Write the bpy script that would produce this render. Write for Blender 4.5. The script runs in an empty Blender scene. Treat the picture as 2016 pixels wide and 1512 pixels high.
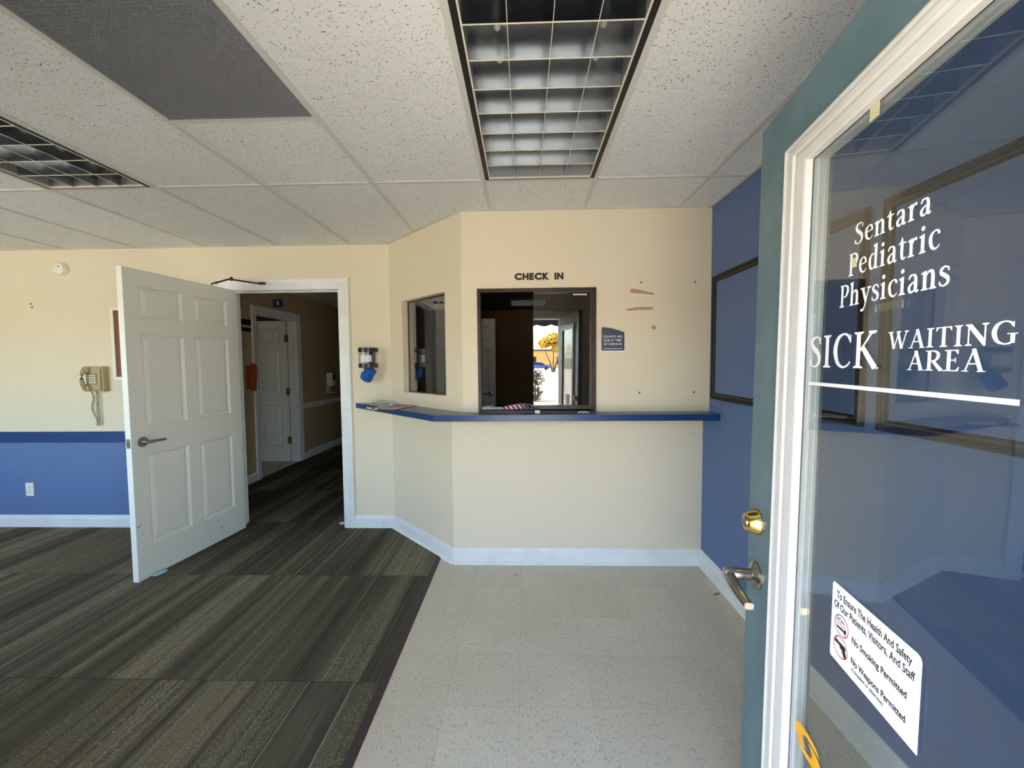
import bpy, bmesh, math, random
from mathutils import Vector, Matrix
random.seed(7)
SC = bpy.context.scene
COL = SC.collection
PI = math.pi

# ------------------------------------------------------------------ camera
cd = bpy.data.cameras.new('camera'); cam = bpy.data.objects.new('camera', cd); COL.objects.link(cam)
cd.sensor_width = 36.0; cd.sensor_fit = 'HORIZONTAL'; cd.lens = 817.49 / 2016 * 36.0
cd.clip_start = 0.03; cd.clip_end = 400
_yaw, _pit, _rol = -0.0284, 0.0516, -0.0083
_f = Vector((math.sin(_yaw) * math.cos(_pit), math.cos(_yaw) * math.cos(_pit), -math.sin(_pit)))
_r = Vector((math.cos(_yaw), -math.sin(_yaw), 0)); _u = _r.cross(_f)
_r2 = math.cos(_rol) * _r + math.sin(_rol) * _u; _u2 = -math.sin(_rol) * _r + math.cos(_rol) * _u
cam.matrix_world = Matrix(((_r2.x, _u2.x, -_f.x, 0), (_r2.y, _u2.y, -_f.y, 0), (_r2.z, _u2.z, -_f.z, 1.4105), (0, 0, 0, 1)))
SC.camera = cam

# ------------------------------------------------------------------ sky, sun, exposure
W = bpy.data.worlds.new('sky'); SC.world = W; W.use_nodes = True
_nt = W.node_tree; _bg = _nt.nodes['Background']
_sky = _nt.nodes.new('ShaderNodeTexSky'); _sky.sky_type = 'NISHITA'; _sky.sun_disc = False
_sky.sun_elevation = math.radians(48); _sky.sun_rotation = math.radians(-80); _sky.air_density = 1.0; _sky.dust_density = 2.0
_nt.links.new(_sky.outputs[0], _bg.inputs[0]); _bg.inputs[1].default_value = 0.9
sl = bpy.data.lights.new('sun', 'SUN'); sl.energy = 8.0; sl.angle = 0.009; sl.color = (1.0, 0.86, 0.64)
sun = bpy.data.objects.new('sun', sl); COL.objects.link(sun)
sun.rotation_euler = Vector((0.74, -0.03, -0.68)).to_track_quat('-Z', 'Y').to_euler()
SC.view_settings.view_transform = 'Standard'; SC.view_settings.look = 'None'
SC.view_settings.gamma = 1.0; SC.view_settings.use_curve_mapping = False
SC.view_settings.exposure = 1.87
SC.cycles.use_denoising = True
SC.cycles.max_bounces = 14; SC.cycles.diffuse_bounces = 6; SC.cycles.glossy_bounces = 6
SC.cycles.transparent_max_bounces = 16; SC.cycles.transmission_bounces = 8
SC.cycles.sample_clamp_indirect = 8.0; SC.cycles.caustics_reflective = False; SC.cycles.caustics_refractive = False

# ------------------------------------------------------------------ materials
def lin(c):
    c = c / 255.0
    return c / 12.92 if c <= 0.04045 else ((c + 0.055) / 1.055) ** 2.4
def rgb(r, g, b): return (lin(r), lin(g), lin(b), 1.0)
class NT:
    def __init__(s, m): s.t = m.node_tree; s.n = s.t.nodes
    def new(s, typ, **kw):
        n = s.n.new(typ)
        for k, v in kw.items(): setattr(n, k, v)
        return n
    def link(s, a, b): s.t.links.new(a, b)
    def math(s, op, a, b=None, clamp=False):
        n = s.n.new('ShaderNodeMath'); n.operation = op; n.use_clamp = clamp
        for i, v in enumerate((a, b)):
            if v is None: continue
            if isinstance(v, (int, float)): n.inputs[i].default_value = v
            else: s.link(v, n.inputs[i])
        return n.outputs[0]
    def mix(s, fac, a, b):
        n = s.n.new('ShaderNodeMix'); n.data_type = 'RGBA'
        for i, v in ((0, fac), (6, a), (7, b)):
            if isinstance(v, (int, float)): n.inputs[i].default_value = v
            elif isinstance(v, tuple): n.inputs[i].default_value = v
            else: s.link(v, n.inputs[i])
        return n.outputs[2]
    def noise(s, vec, scale, detail=2.0, rough=0.5, out=0):
        n = s.n.new('ShaderNodeTexNoise'); n.inputs['Scale'].default_value = scale
        n.inputs['Detail'].default_value = detail; n.inputs['Roughness'].default_value = rough
        if vec is not None: s.link(vec, n.inputs['Vector'])
        return n.outputs[out]
    def mapping(s, vec, sc=(1, 1, 1), rot=(0, 0, 0), loc=(0, 0, 0)):
        n = s.n.new('ShaderNodeMapping'); n.inputs['Scale'].default_value = sc; n.inputs['Rotation'].default_value = rot
        n.inputs['Location'].default_value = loc; s.link(vec, n.inputs['Vector']); return n.outputs[0]
    def obj(s): return s.n.new('ShaderNodeTexCoord').outputs['Object']
    def step(s, v, lo, hi):
        n = s.n.new('ShaderNodeMapRange'); n.inputs[1].default_value = lo; n.inputs[2].default_value = hi
        s.link(v, n.inputs[0]); return n.outputs[0]
def mat(name, col, rough=0.5, metal=0.0, spec=0.5, bump=None, var=None, coat=0.0):
    """col: sRGB tuple; bump=(scale, strength, distance); var=(scale, other sRGB, amount)"""
    m = bpy.data.materials.new(name); m.use_nodes = True; q = NT(m)
    b = q.n['Principled BSDF']
    c = rgb(*col); b.inputs['Base Color'].default_value = c
    b.inputs['Roughness'].default_value = rough; b.inputs['Metallic'].default_value = metal
    b.inputs['Specular IOR Level'].default_value = spec; b.inputs['Coat Weight'].default_value = coat
    o = q.obj() if (bump or var) else None
    if var:
        f = q.math('MULTIPLY', q.step(q.noise(o, var[0], 4.0, 0.6), 0.35, 0.7), var[2])
        q.link(q.mix(f, c, rgb(*var[1])), b.inputs['Base Color'])
    if bump:
        bn = q.new('ShaderNodeBump'); bn.inputs['Strength'].default_value = bump[1]; bn.inputs['Distance'].default_value = bump[2]
        q.link(q.noise(o, bump[0], 3.0), bn.inputs['Height']); q.link(bn.outputs[0], b.inputs['Normal'])
    return m
def glass_mat(name, tint=(0.93, 0.95, 0.94), ior=1.52, rough=0.0):
    m = bpy.data.materials.new(name); m.use_nodes = True; q = NT(m)
    q.n.remove(q.n['Principled BSDF'])
    tr = q.new('ShaderNodeBsdfTransparent'); tr.inputs[0].default_value = (*tint, 1)
    gl = q.new('ShaderNodeBsdfGlossy'); gl.inputs['Roughness'].default_value = rough; gl.inputs[0].default_value = (1, 1, 1, 1)
    lw = q.new('ShaderNodeFresnel'); lw.inputs['IOR'].default_value = ior
    geo = q.new('ShaderNodeNewGeometry')
    # the same reflectance from either side of a thin pane
    i2 = q.math('ADD', q.math('MULTIPLY', geo.outputs['Backfacing'], 1.0 / ior - ior), ior); q.link(i2, lw.inputs['IOR'])
    mx = q.new('ShaderNodeMixShader'); q.link(lw.outputs[0], mx.inputs[0]); q.link(tr.outputs[0], mx.inputs[1]); q.link(gl.outputs[0], mx.inputs[2])
    q.link(mx.outputs[0], q.n['Material Output'].inputs[0])
    return m

WALLBUMP = (260, 0.12, 0.002)
M = {}
M['cream'] = mat('cream_wall_paint', (228, 217, 194), 0.62, bump=WALLBUMP)
M['blue'] = mat('blue_wall_paint', (92, 117, 164), 0.6, bump=WALLBUMP)
M['white'] = mat('white_trim_paint', (236, 238, 238), 0.38, bump=(40, 0.05, 0.002), var=(6, (205, 205, 200), 0.35))
M['door_white'] = mat('white_door_paint', (240, 241, 234), 0.42, bump=(90, 0.06, 0.001))
M['navy'] = mat('navy_laminate', (16, 58, 116), 0.35)
M['navy_paint'] = mat('navy_rail_paint', (14, 58, 118), 0.45)
M['counter_top'] = mat('dark_counter_laminate', (74, 84, 96), 0.28, var=(40, (60, 70, 82), 0.5))
M['bronze'] = mat('dark_bronze_metal', (58, 48, 42), 0.38, metal=0.3, var=(9, (80, 66, 56), 0.4))
M['board_frame'] = mat('dark_board_frame', (32, 27, 24), 0.55, spec=0.25, bump=(60, 0.05, 0.001))
M['edge_glint'] = mat('painted_edge_glint', (84, 72, 64), 0.3, metal=0.1)  # lighter brown painting the light caught along the board frames
M['board_panel'] = mat('blue_board_fabric', (92, 116, 164), 0.55, bump=(700, 0.1, 0.001))
M['teal'] = mat('weathered_blue_green_paint', (94, 122, 134), 0.40, bump=(30, 0.08, 0.002), var=(9, (74, 100, 108), 0.7))
M['lite_white'] = mat('white_lite_frame', (198, 199, 200), 0.4, var=(14, (186, 184, 180), 0.35))
M['glass'] = glass_mat('door_glass', (0.90, 0.93, 0.93), 1.6)
M['glass_win'] = glass_mat('window_glass', (0.92, 0.93, 0.92), 1.85)
M['vinyl'] = mat('white_vinyl', (228, 230, 232), 0.5)
M['paper'] = mat('white_paper', (222, 224, 228), 0.7)
M['ink'] = mat('black_ink', (22, 22, 24), 0.6)
M['red_ink'] = mat('red_ink', (178, 52, 78), 0.6)
M['orange_vinyl'] = mat('golden_yellow_vinyl', (238, 172, 32), 0.5, var=(60, (214, 140, 20), 0.5))
M['brass'] = mat('polished_brass', (214, 186, 112), 0.18, metal=1.0)
M['nickel'] = mat('satin_nickel', (168, 162, 154), 0.24, metal=1.0)
M['nickel_dark'] = mat('brushed_steel', (150, 146, 140), 0.3, metal=1.0)
M['dark'] = mat('dark_void', (14, 13, 12), 0.9)
M['black'] = mat('black_plastic', (20, 19, 20), 0.35)
M['beige'] = mat('beige_phone_plastic', (176, 160, 122), 0.28)
M['beige_dark'] = mat('darker_beige_plastic', (140, 124, 92), 0.35)
M['white_plastic'] = mat('white_plastic', (236, 234, 226), 0.35)
M['gray_plastic'] = mat('gray_plastic', (160, 158, 150), 0.4)
M['cord'] = mat('beige_cord', (150, 138, 116), 0.5)
M['glass_strong'] = glass_mat('raised_reflection_glass', (0.85, 0.86, 0.85), 2.3)  # index raised to brighten the reflections in the side window
M['acrylic'] = glass_mat('clear_acrylic', (0.90, 0.90, 0.92), 1.5)
M['film'] = glass_mat('clear_plastic_film', (0.86, 0.87, 0.89), 2.4, 0.12)
M['bootie'] = mat('blue_fabric', (24, 104, 190), 0.7, bump=(90, 0.5, 0.004), var=(40, (16, 78, 150), 0.6))
M['sign_blue'] = mat('slate_blue_sign', (62, 68, 92), 0.5)
M['letter_dark'] = mat('dark_plum_letters', (46, 28, 38), 0.45)
M['gridwhite'] = mat('white_grid_metal', (206, 206, 202), 0.5)
M['vent_metal'] = mat('gray_grille_plastic', (132, 135, 140), 0.55)
M['alum'] = mat('satin_aluminium', (174, 178, 182), 0.2, metal=1.0, bump=(3, 0.05, 0.01))
M['reflector'] = mat('grey_reflector_enamel', (150, 154, 158), 0.3)
M['fixture_black'] = mat('black_fixture_trim', (16, 16, 18), 0.5)
M['fixture_lip'] = mat('cream_fixture_lip', (226, 220, 204), 0.4)
M['tube'] = mat('unlit_tube_glass', (214, 216, 214), 0.25)
M['foam'] = mat('pale_blue_foam', (178, 216, 220), 0.7, bump=(60, 0.2, 0.002))
M['patch'] = mat('tan_spackle', (190, 156, 122), 0.8, var=(40, (168, 128, 98), 0.6))
M['screw'] = mat('grey_anchor', (112, 98, 84), 0.6)
M['maroon'] = mat('maroon_print', (128, 66, 50), 0.5)
M['brown_wall'] = mat('brown_office_paint', (150, 116, 84), 0.7, bump=WALLBUMP)
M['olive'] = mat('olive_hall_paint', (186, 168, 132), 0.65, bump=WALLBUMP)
M['orange'] = mat('orange_plastic', (178, 84, 40), 0.5)
M['yellow'] = mat('yellow_sign', (214, 204, 60), 0.5)
M['gold_hinge'] = mat('brass_hinge', (168, 138, 84), 0.35, metal=0.8)
M['pink'] = mat('pink_paper', (226, 88, 122), 0.7, var=(25, (240, 190, 200), 0.6))
M['scuff'] = mat('grey_scuff', (120, 118, 112), 0.8)
M['tape'] = mat('yellowed_tape', (190, 188, 150), 0.6)
M['brownboard'] = mat('brown_hardboard', (86, 66, 48), 0.6)
M['strip'] = mat('dark_brown_transition', (62, 50, 46), 0.5)
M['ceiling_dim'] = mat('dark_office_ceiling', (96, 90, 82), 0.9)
M['plenum'] = mat('plenum_dark', (60, 60, 60), 0.9)
M['awning'] = mat('navy_awning_canvas', (52, 60, 92), 0.8)
M['facade'] = mat('facade_paint', (196, 188, 172), 0.8, bump=(40, 0.2, 0.01))
M['pave'] = mat('sunlit_concrete', (214, 202, 178), 0.9, var=(0.6, (194, 182, 158), 0.5))
M['trunk'] = mat('tree_bark', (92, 74, 54), 0.9)
M['yellow_leaf'] = mat('yellow_leaf', (214, 168, 40), 0.7, var=(1.5, (168, 150, 50), 0.8))
M['green_leaf'] = mat('dark_leaf', (46, 54, 38), 0.7, var=(4, (84, 76, 62), 0.8))
M['ochre'] = mat('ochre_render', (226, 178, 104), 0.9, var=(1, (206, 150, 84), 0.6))
M['car_blue'] = mat('blue_car_paint', (52, 84, 170), 0.2, coat=0.6)
M['tyre'] = mat('tyre_rubber', (26, 26, 26), 0.8)
M['car_glass'] = mat('dark_car_glass', (30, 36, 44), 0.08)

def m_ceiling():
    m = bpy.data.materials.new('fissured_ceiling_tile'); m.use_nodes = True; q = NT(m); b = q.n['Principled BSDF']
    o = q.obj()
    nz = q.noise(o, 9.0, 2.0, out=1)
    vm = q.new('ShaderNodeVectorMath', operation='MULTIPLY_ADD'); q.link(nz, vm.inputs[0]); vm.inputs[1].default_value = (0.10, 0.10, 0); q.link(o, vm.inputs[2])
    def flecks(rot, sx, sy, thr, lo):
        v = q.new('ShaderNodeTexVoronoi'); v.inputs['Scale'].default_value = 1.0; v.inputs['Randomness'].default_value = 1.0
        q.link(q.mapping(vm.outputs[0], (sx, sy, 1), (0, 0, rot)), v.inputs['Vector'])
        d = q.step(v.outputs['Distance'], thr, thr - 0.05)
        wn = q.new('ShaderNodeSeparateColor'); q.link(v.outputs['Color'], wn.inputs[0])
        return q.math('MULTIPLY', d, q.math('GREATER_THAN', wn.outputs[0], lo))
    f = q.math('MAXIMUM', flecks(0.5, 48, 112, 0.20, 0.45), flecks(2.1, 56, 150, 0.19, 0.5))
    f = q.math('MAXIMUM', f, flecks(1.2, 120, 130, 0.22, 0.5))
    tone = q.mix(q.step(q.noise(o, 0.8, 2.0), 0.3, 0.7), rgb(230, 232, 233), rgb(223, 225, 226))
    # faint water stains
    q.link(q.mix(f, tone, rgb(122, 118, 112)), b.inputs['Base Color'])
    b.inputs['Roughness'].default_value = 0.9
    bn = q.new('ShaderNodeBump'); bn.inputs['Strength'].default_value = 0.5; bn.inputs['Distance'].default_value = 0.003; bn.invert = True
    q.link(f, bn.inputs['Height']); q.link(bn.outputs[0], b.inputs['Normal'])
    return m
M['ceiling'] = m_ceiling()

def m_vct():
    m = bpy.data.materials.new('beige_vinyl_tile'); m.use_nodes = True; q = NT(m); b = q.n['Principled BSDF']
    o = q.obj(); sp = q.new('ShaderNodeSeparateXYZ'); q.link(o, sp.inputs[0])
    tx = q.math('DIVIDE', q.math('ADD', sp.outputs[0], 0.0276), 0.3048); ty = q.math('DIVIDE', q.math('SUBTRACT', sp.outputs[1], 2.2425), 0.3048)
    fx = q.math('FRACT', q.math('ADD', tx, 100.0)); fy = q.math('FRACT', q.math('ADD', ty, 100.0))
    ix = q.math('FLOOR', tx); iy = q.math('FLOOR', ty)
    e = q.math('MINIMUM', q.math('MINIMUM', fx, q.math('SUBTRACT', 1.0, fx)), q.math('MINIMUM', fy, q.math('SUBTRACT', 1.0, fy)))
    seam = q.step(e, 0.007, 0.002)
    cb = q.new('ShaderNodeCombineXYZ'); q.link(ix, cb.inputs[0]); q.link(iy, cb.inputs[1])
    wn = q.new('ShaderNodeTexWhiteNoise', noise_dimensions='3D'); q.link(cb.outputs[0], wn.inputs['Vector'])
    chk = q.math('FRACT', q.math('MULTIPLY', q.math('ADD', ix, iy), 0.5))           # grain direction alternates tile to tile
    def chips(sx, sy, thr, lo):
        v = q.new('ShaderNodeTexVoronoi'); v.inputs['Scale'].default_value = 1.0
        q.link(q.mapping(o, (sx, sy, 1), (0, 0, 0.1)), v.inputs['Vector'])
        c = q.new('ShaderNodeSeparateColor'); q.link(v.outputs['Color'], c.inputs[0])
        return q.math('MULTIPLY', q.step(v.outputs['Distance'], thr, thr - 0.08), q.math('GREATER_THAN', c.outputs[1], lo))
    ca = q.math('MAXIMUM', chips(110, 34, 0.26, 0.55), chips(60, 40, 0.15, 0.8)); cc = q.math('MAXIMUM', chips(34, 110, 0.26, 0.55), chips(40, 60, 0.15, 0.8))
    sel = q.math('GREATER_THAN', chk, 0.25)
    dark = q.math('ADD', q.math('MULTIPLY', ca, sel), q.math('MULTIPLY', cc, q.math('SUBTRACT', 1.0, sel)))
    base = q.mix(wn.outputs[0], rgb(226, 214, 190), rgb(219, 206, 182))
    base = q.mix(q.math('MULTIPLY', q.step(q.noise(o, 2.2, 4.0), 0.42, 0.75), 0.35), base, rgb(198, 182, 154))
    base = q.mix(q.step(q.noise(q.mapping(o, (140, 60, 1)), 1.0, 3.0), 0.45, 0.8), base, rgb(196, 187, 170))
    base = q.mix(q.math('MULTIPLY', dark, 0.5), base, rgb(108, 96, 82))
    base = q.mix(q.math('MULTIPLY', chips(45, 38, 0.13, 0.86), 0.8), base, rgb(66, 58, 50))
    base = q.mix(q.math('MULTIPLY', chips(30, 42, 0.10, 0.85), 0.8), base, rgb(236, 232, 224))
    base = q.mix(q.math('MULTIPLY', seam, 0.2), base, rgb(116, 104, 90))
    q.link(base, b.inputs['Base Color'])
    q.link(q.math('ADD', q.math('MULTIPLY', q.noise(o, 3.0, 4.0), 0.3), 0.30), b.inputs['Roughness'])
    b.inputs['Specular IOR Level'].default_value = 0.35
    return m
M['vct'] = m_vct()

def m_carpet():
    m = bpy.data.materials.new('striped_carpet_plank'); m.use_nodes = True; q = NT(m); b = q.n['Principled BSDF']
    o = q.obj(); sp = q.new('ShaderNodeSeparateXYZ'); q.link(o, sp.inputs[0])
    tx = q.math('DIVIDE', q.math('ADD', sp.outputs[0], 20.63), 0.2286); ty = q.math('DIVIDE', q.math('ADD', sp.outputs[1], 0.9144 * 20 - 2.659), 0.9144)
    ix = q.math('FLOOR', tx); iy = q.math('FLOOR', ty); fx = q.math('FRACT', tx); fy = q.math('FRACT', ty)
    cb = q.new('ShaderNodeCombineXYZ'); q.link(ix, cb.inputs[0]); q.link(iy, cb.inputs[1])
    wn = q.new('ShaderNodeTexWhiteNoise', noise_dimensions='3D'); q.link(cb.outputs[0], wn.inputs['Vector'])
    # coordinates shifted per plank so stripes break at the seams
    off = q.math('MULTIPLY', wn.outputs[0], 37.0)
    cv = q.new('ShaderNodeCombineXYZ'); q.link(q.math('ADD', sp.outputs[0], off), cv.inputs[0]); q.link(sp.outputs[1], cv.inputs[1]); q.link(off, cv.inputs[2])
    v = cv.outputs[0]
    wide = q.noise(q.mapping(v, (6.5, 0.22, 1)), 1.0, 1.0)
    mid = q.noise(q.mapping(v, (46, 0.7, 1)), 1.0, 2.0)
    fine = q.noise(q.mapping(v, (160, 1.6, 1)), 1.0, 2.0)
    pile = q.noise(q.mapping(v, (260, 260, 1)), 1.0, 2.0)
    dash = q.noise(q.mapping(v, (190, 120, 1)), 1.0, 0.0)
    band = q.step(wide, 0.40, 0.60)
    c = q.mix(band, rgb(90, 84, 72), rgb(134, 126, 102))
    c = q.mix(q.math('MULTIPLY', q.step(mid, 0.48, 0.34), 0.55), c, rgb(72, 66, 58))
    c = q.mix(q.math('MULTIPLY', q.step(fine, 0.50, 0.66), 0.5), c, rgb(140, 130, 106))
    line = q.math('MULTIPLY', q.step(q.noise(q.mapping(v, (95, 0.45, 1)), 1.0, 1.0), 0.675, 0.71), 0.55)
    c = q.mix(line, c, rgb(196, 186, 156))
    c = q.mix(q.math('MULTIPLY', q.math('MULTIPLY', q.step(dash, 0.60, 0.68), q.step(wide, 0.48, 0.56)), 0.6), c, rgb(182, 172, 142))
    tint = q.mix(wn.outputs[0], rgb(205, 205, 200), rgb(255, 255, 255))
    mm = q.new('ShaderNodeMix'); mm.data_type = 'RGBA'; mm.blend_type = 'MULTIPLY'; mm.inputs[0].default_value = 1.0
    q.link(c, mm.inputs[6]); q.link(tint, mm.inputs[7])
    pm = q.new('ShaderNodeMix'); pm.data_type = 'RGBA'; pm.blend_type = 'MULTIPLY'; pm.inputs[0].default_value = 0.6
    q.link(mm.outputs[2], pm.inputs[6]); q.link(q.mix(q.step(pile, 0.3, 0.7), rgb(185, 185, 185), rgb(255, 255, 255)), pm.inputs[7])
    e = q.math('MINIMUM', fy, q.math('SUBTRACT', 1.0, fy))
    seam = q.math('MULTIPLY', q.step(e, 0.004, 0.001), 0.5)
    q.link(q.mix(seam, pm.outputs[2], rgb(34, 30, 28)), b.inputs['Base Color'])
    b.inputs['Roughness'].default_value = 0.95; b.inputs['Specular IOR Level'].default_value = 0.15
    bn = q.new('ShaderNodeBump'); bn.inputs['Strength'].default_value = 0.6; bn.inputs['Distance'].default_value = 0.004
    q.link(q.math('ADD', pile, q.math('MULTIPLY', fine, 0.7)), bn.inputs['Height']); q.link(bn.outputs[0], b.inputs['Normal'])
    return m
M['carpet'] = m_carpet()

def m_flag():
    m = bpy.data.materials.new('striped_flag_cloth'); m.use_nodes = True; q = NT(m); b = q.n['Principled BSDF']
    o = q.obj(); sp = q.new('ShaderNodeSeparateXYZ'); q.link(o, sp.inputs[0])
    ph = q.math('ADD', q.math('MULTIPLY', sp.outputs[0], 30.0), q.math('MULTIPLY', sp.outputs[2], 24.0))
    red = q.math('GREATER_THAN', q.math('FRACT', q.math('ADD', ph, 50.0)), 0.5)
    c = q.mix(red, rgb(232, 228, 230), rgb(176, 30, 62))
    v = q.new('ShaderNodeTexVoronoi'); v.inputs['Scale'].default_value = 95.0; v.inputs['Randomness'].default_value = 0.3; q.link(o, v.inputs['Vector'])
    star = q.math('LESS_THAN', v.outputs['Distance'], 0.36)
    can = q.mix(star, rgb(28, 36, 92), rgb(230, 232, 240))
    inc = q.math('GREATER_THAN', q.math('ADD', sp.outputs[0], q.math('MULTIPLY', sp.outputs[2], 0.5)), 0.30)
    q.link(q.mix(inc, c, can), b.inputs['Base Color']); b.inputs['Roughness'].default_value = 0.7
    return m
M['flag'] = m_flag()

# ------------------------------------------------------------------ mesh helpers
def link_mesh(name, bm, m, parent=None, smooth=False):
    bm.normal_update()
    me = bpy.data.meshes.new(name); bm.to_mesh(me); bm.free()
    for mm in (m if isinstance(m, (list, tuple)) else [m]): me.materials.append(mm)
    if smooth:
        for p in me.polygons: p.use_smooth = True
        me.set_sharp_from_angle(angle=math.radians(38))
    o = bpy.data.objects.new(name, me); COL.objects.link(o)
    if parent is not None: o.parent = parent
    return o
def tag(o, label, cat, group=None):
    o['label'] = label; o['category'] = cat
    if group: o['group'] = group
    return o
def thing(name, label, cat, loc=(0, 0, 0), rz=0.0, group=None):
    o = bpy.data.objects.new(name, None); COL.objects.link(o); o.empty_display_size = 0.05
    o.location = loc; o.rotation_euler = (0, 0, rz)
    return tag(o, label, cat, group)
def struct_root(name, loc=(0, 0, 0), rz=0.0):
    o = bpy.data.objects.new(name, None); COL.objects.link(o); o.location = loc; o.rotation_euler = (0, 0, rz); o['kind'] = 'structure'; return o
def struct(name, bm, m, parent=None, smooth=False):
    o = link_mesh(name, bm, m, parent, smooth)
    if parent is None: o['kind'] = 'structure'
    return o
def box(bm, x0, x1, y0, y1, z0, z1, bev=0.0, mi=0):
    vs = [bm.verts.new(p) for p in ((x0, y0, z0), (x1, y0, z0), (x1, y1, z0), (x0, y1, z0), (x0, y0, z1), (x1, y0, z1), (x1, y1, z1), (x0, y1, z1))]
    fs = [bm.faces.new([vs[i] for i in f]) for f in ((0, 3, 2, 1), (4, 5, 6, 7), (0, 1, 5, 4), (1, 2, 6, 5), (2, 3, 7, 6), (3, 0, 4, 7))]
    for f in fs: f.material_index = mi
    if bev > 0:
        es = list({e for f in fs for e in f.edges})
        r = bmesh.ops.bevel(bm, geom=es, offset=bev, segments=2, affect='EDGES', profile=0.5)
    return bm
def nbox(*a, **k):
    bm = bmesh.new(); box(bm, *a, **k); return bm
def prism(bm, pts, z0, z1, bev=0.0, mi=0):
    """polygon pts (x,y) counter-clockwise extruded in z"""
    a = [bm.verts.new((p[0], p[1], z0)) for p in pts]; b = [bm.verts.new((p[0], p[1], z1)) for p in pts]; n = len(pts)
    fs = [bm.faces.new(list(reversed(a))), bm.faces.new(b)]
    for i in range(n): fs.append(bm.faces.new((a[i], a[(i + 1) % n], b[(i + 1) % n], b[i])))
    for f in fs: f.material_index = mi
    if bev: bmesh.ops.bevel(bm, geom=list({e for f in fs for e in f.edges}), offset=bev, segments=2, affect='EDGES')
    return bm
def xz_prism(bm, pts, y0, y1):
    """polygon of (x,z), extruded in y"""
    a = [bm.verts.new((p[0], y0, p[1])) for p in pts]; b = [bm.verts.new((p[0], y1, p[1])) for p in pts]; n = len(pts)
    bm.faces.new(a); bm.faces.new(list(reversed(b)))
    for i in range(n): bm.faces.new((a[(i + 1) % n], a[i], b[i], b[(i + 1) % n]))
    bmesh.ops.recalc_face_normals(bm, faces=bm.faces[:])
    return bm
def lathe(bm, prof, mtx=None, n=28, mi=0):
    """prof: (radius, height) list turned about local z; mtx places it"""
    rings = []
    for r, h in prof:
        if r < 1e-6: rings.append([bm.verts.new((0, 0, h))])
        else: rings.append([bm.verts.new((r * math.cos(2 * PI * i / n), r * math.sin(2 * PI * i / n), h)) for i in range(n)])
    new = [v for r in rings for v in r]
    for a, b in zip(rings, rings[1:]):
        for i in range(n):
            q = [a[i % len(a)], a[(i + 1) % len(a)], b[(i + 1) % len(b)], b[i % len(b)]]
            q = [v for k, v in enumerate(q) if v not in q[:k]]
            if len(q) > 2: bm.faces.new(q).material_index = mi
    for ring, rev in ((rings[0], True), (rings[-1], False)):
        if len(ring) > 2: bm.faces.new(list(reversed(ring)) if rev else ring).material_index = mi
    if mtx is not None: bmesh.ops.transform(bm, matrix=mtx, verts=new)
    return bm
def tube(bm, pts, r, n=10, mi=0, cap=True):
    pts = [Vector(p) for p in pts]; rings = []; up = Vector((0, 0, 1))
    for i, p in enumerate(pts):
        t = (pts[min(i + 1, len(pts) - 1)] - pts[max(i - 1, 0)]).normalized()
        a = t.cross(up)
        if a.length < 1e-3: a = t.cross(Vector((0, 1, 0)))
        a.normalize(); b = a.cross(t); rr = r[i] if isinstance(r, (list, tuple)) else r
        rings.append([bm.verts.new(p + rr * (math.cos(2 * PI * k / n) * a + math.sin(2 * PI * k / n) * b)) for k in range(n)])
    for a, b in zip(rings, rings[1:]):
        for k in range(n): bm.faces.new((a[k], b[k], b[(k + 1) % n], a[(k + 1) % n])).material_index = mi
    if cap:
        bm.faces.new(rings[0]).material_index = mi; bm.faces.new(list(reversed(rings[-1]))).material_index = mi
    return bm
def sweep_rect(bm, u0, u1, z0, z1, prof):
    """picture-frame moulding round a rectangle in the local xz plane. prof: list of (inset, y)"""
    loops = []
    for ins, y in prof:
        loops.append([bm.verts.new(p) for p in ((u0 + ins, y, z0 + ins), (u1 - ins, y, z0 + ins), (u1 - ins, y, z1 - ins), (u0 + ins, y, z1 - ins))])
    for a, b in zip(loops, loops[1:]):
        for i in range(4): bm.faces.new((a[i], a[(i + 1) % 4], b[(i + 1) % 4], b[i]))
    return bm
def wall_panel(u0, u1, z0, z1, th, holes=()):
    """wall in local xz plane, room face at y=0, body to y=th; holes (u0,u1,z0,z1)"""
    bm = bmesh.new()
    us = sorted({u0, u1, *[h[0] for h in holes], *[h[1] for h in holes]}); zs = sorted({z0, z1, *[h[2] for h in holes], *[h[3] for h in holes]})
    us = [u for u in us if u0 <= u <= u1]; zs = [z for z in zs if z0 <= z <= z1]
    def solid(i, j):
        if i < 0 or j < 0 or i >= len(us) - 1 or j >= len(zs) - 1: return False
        cu, cz = (us[i] + us[i + 1]) / 2, (zs[j] + zs[j + 1]) / 2
        return not any(h[0] < cu < h[1] and h[2] < cz < h[3] for h in holes)
    V = {}
    def v(i, j, k):
        if (i, j, k) not in V: V[(i, j, k)] = bm.verts.new((us[i], th if k else 0.0, zs[j]))
        return V[(i, j, k)]
    for i in range(len(us) - 1):
        for j in range(len(zs) - 1):
            if not solid(i, j): continue
            bm.faces.new((v(i, j, 0), v(i + 1, j, 0), v(i + 1, j + 1, 0), v(i, j + 1, 0)))
            bm.faces.new((v(i, j, 1), v(i, j + 1, 1), v(i + 1, j + 1, 1), v(i + 1, j, 1)))
            if not solid(i - 1, j): bm.faces.new((v(i, j, 0), v(i, j + 1, 0), v(i, j + 1, 1), v(i, j, 1)))
            if not solid(i + 1, j): bm.faces.new((v(i + 1, j, 0), v(i + 1, j, 1), v(i + 1, j + 1, 1), v(i + 1, j + 1, 0)))
            if not solid(i, j - 1): bm.faces.new((v(i, j, 0), v(i, j, 1), v(i + 1, j, 1), v(i + 1, j, 0)))
            if not solid(i, j + 1): bm.faces.new((v(i, j + 1, 0), v(i + 1, j + 1, 0), v(i + 1, j + 1, 1), v(i, j + 1, 1)))
    return bm
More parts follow.
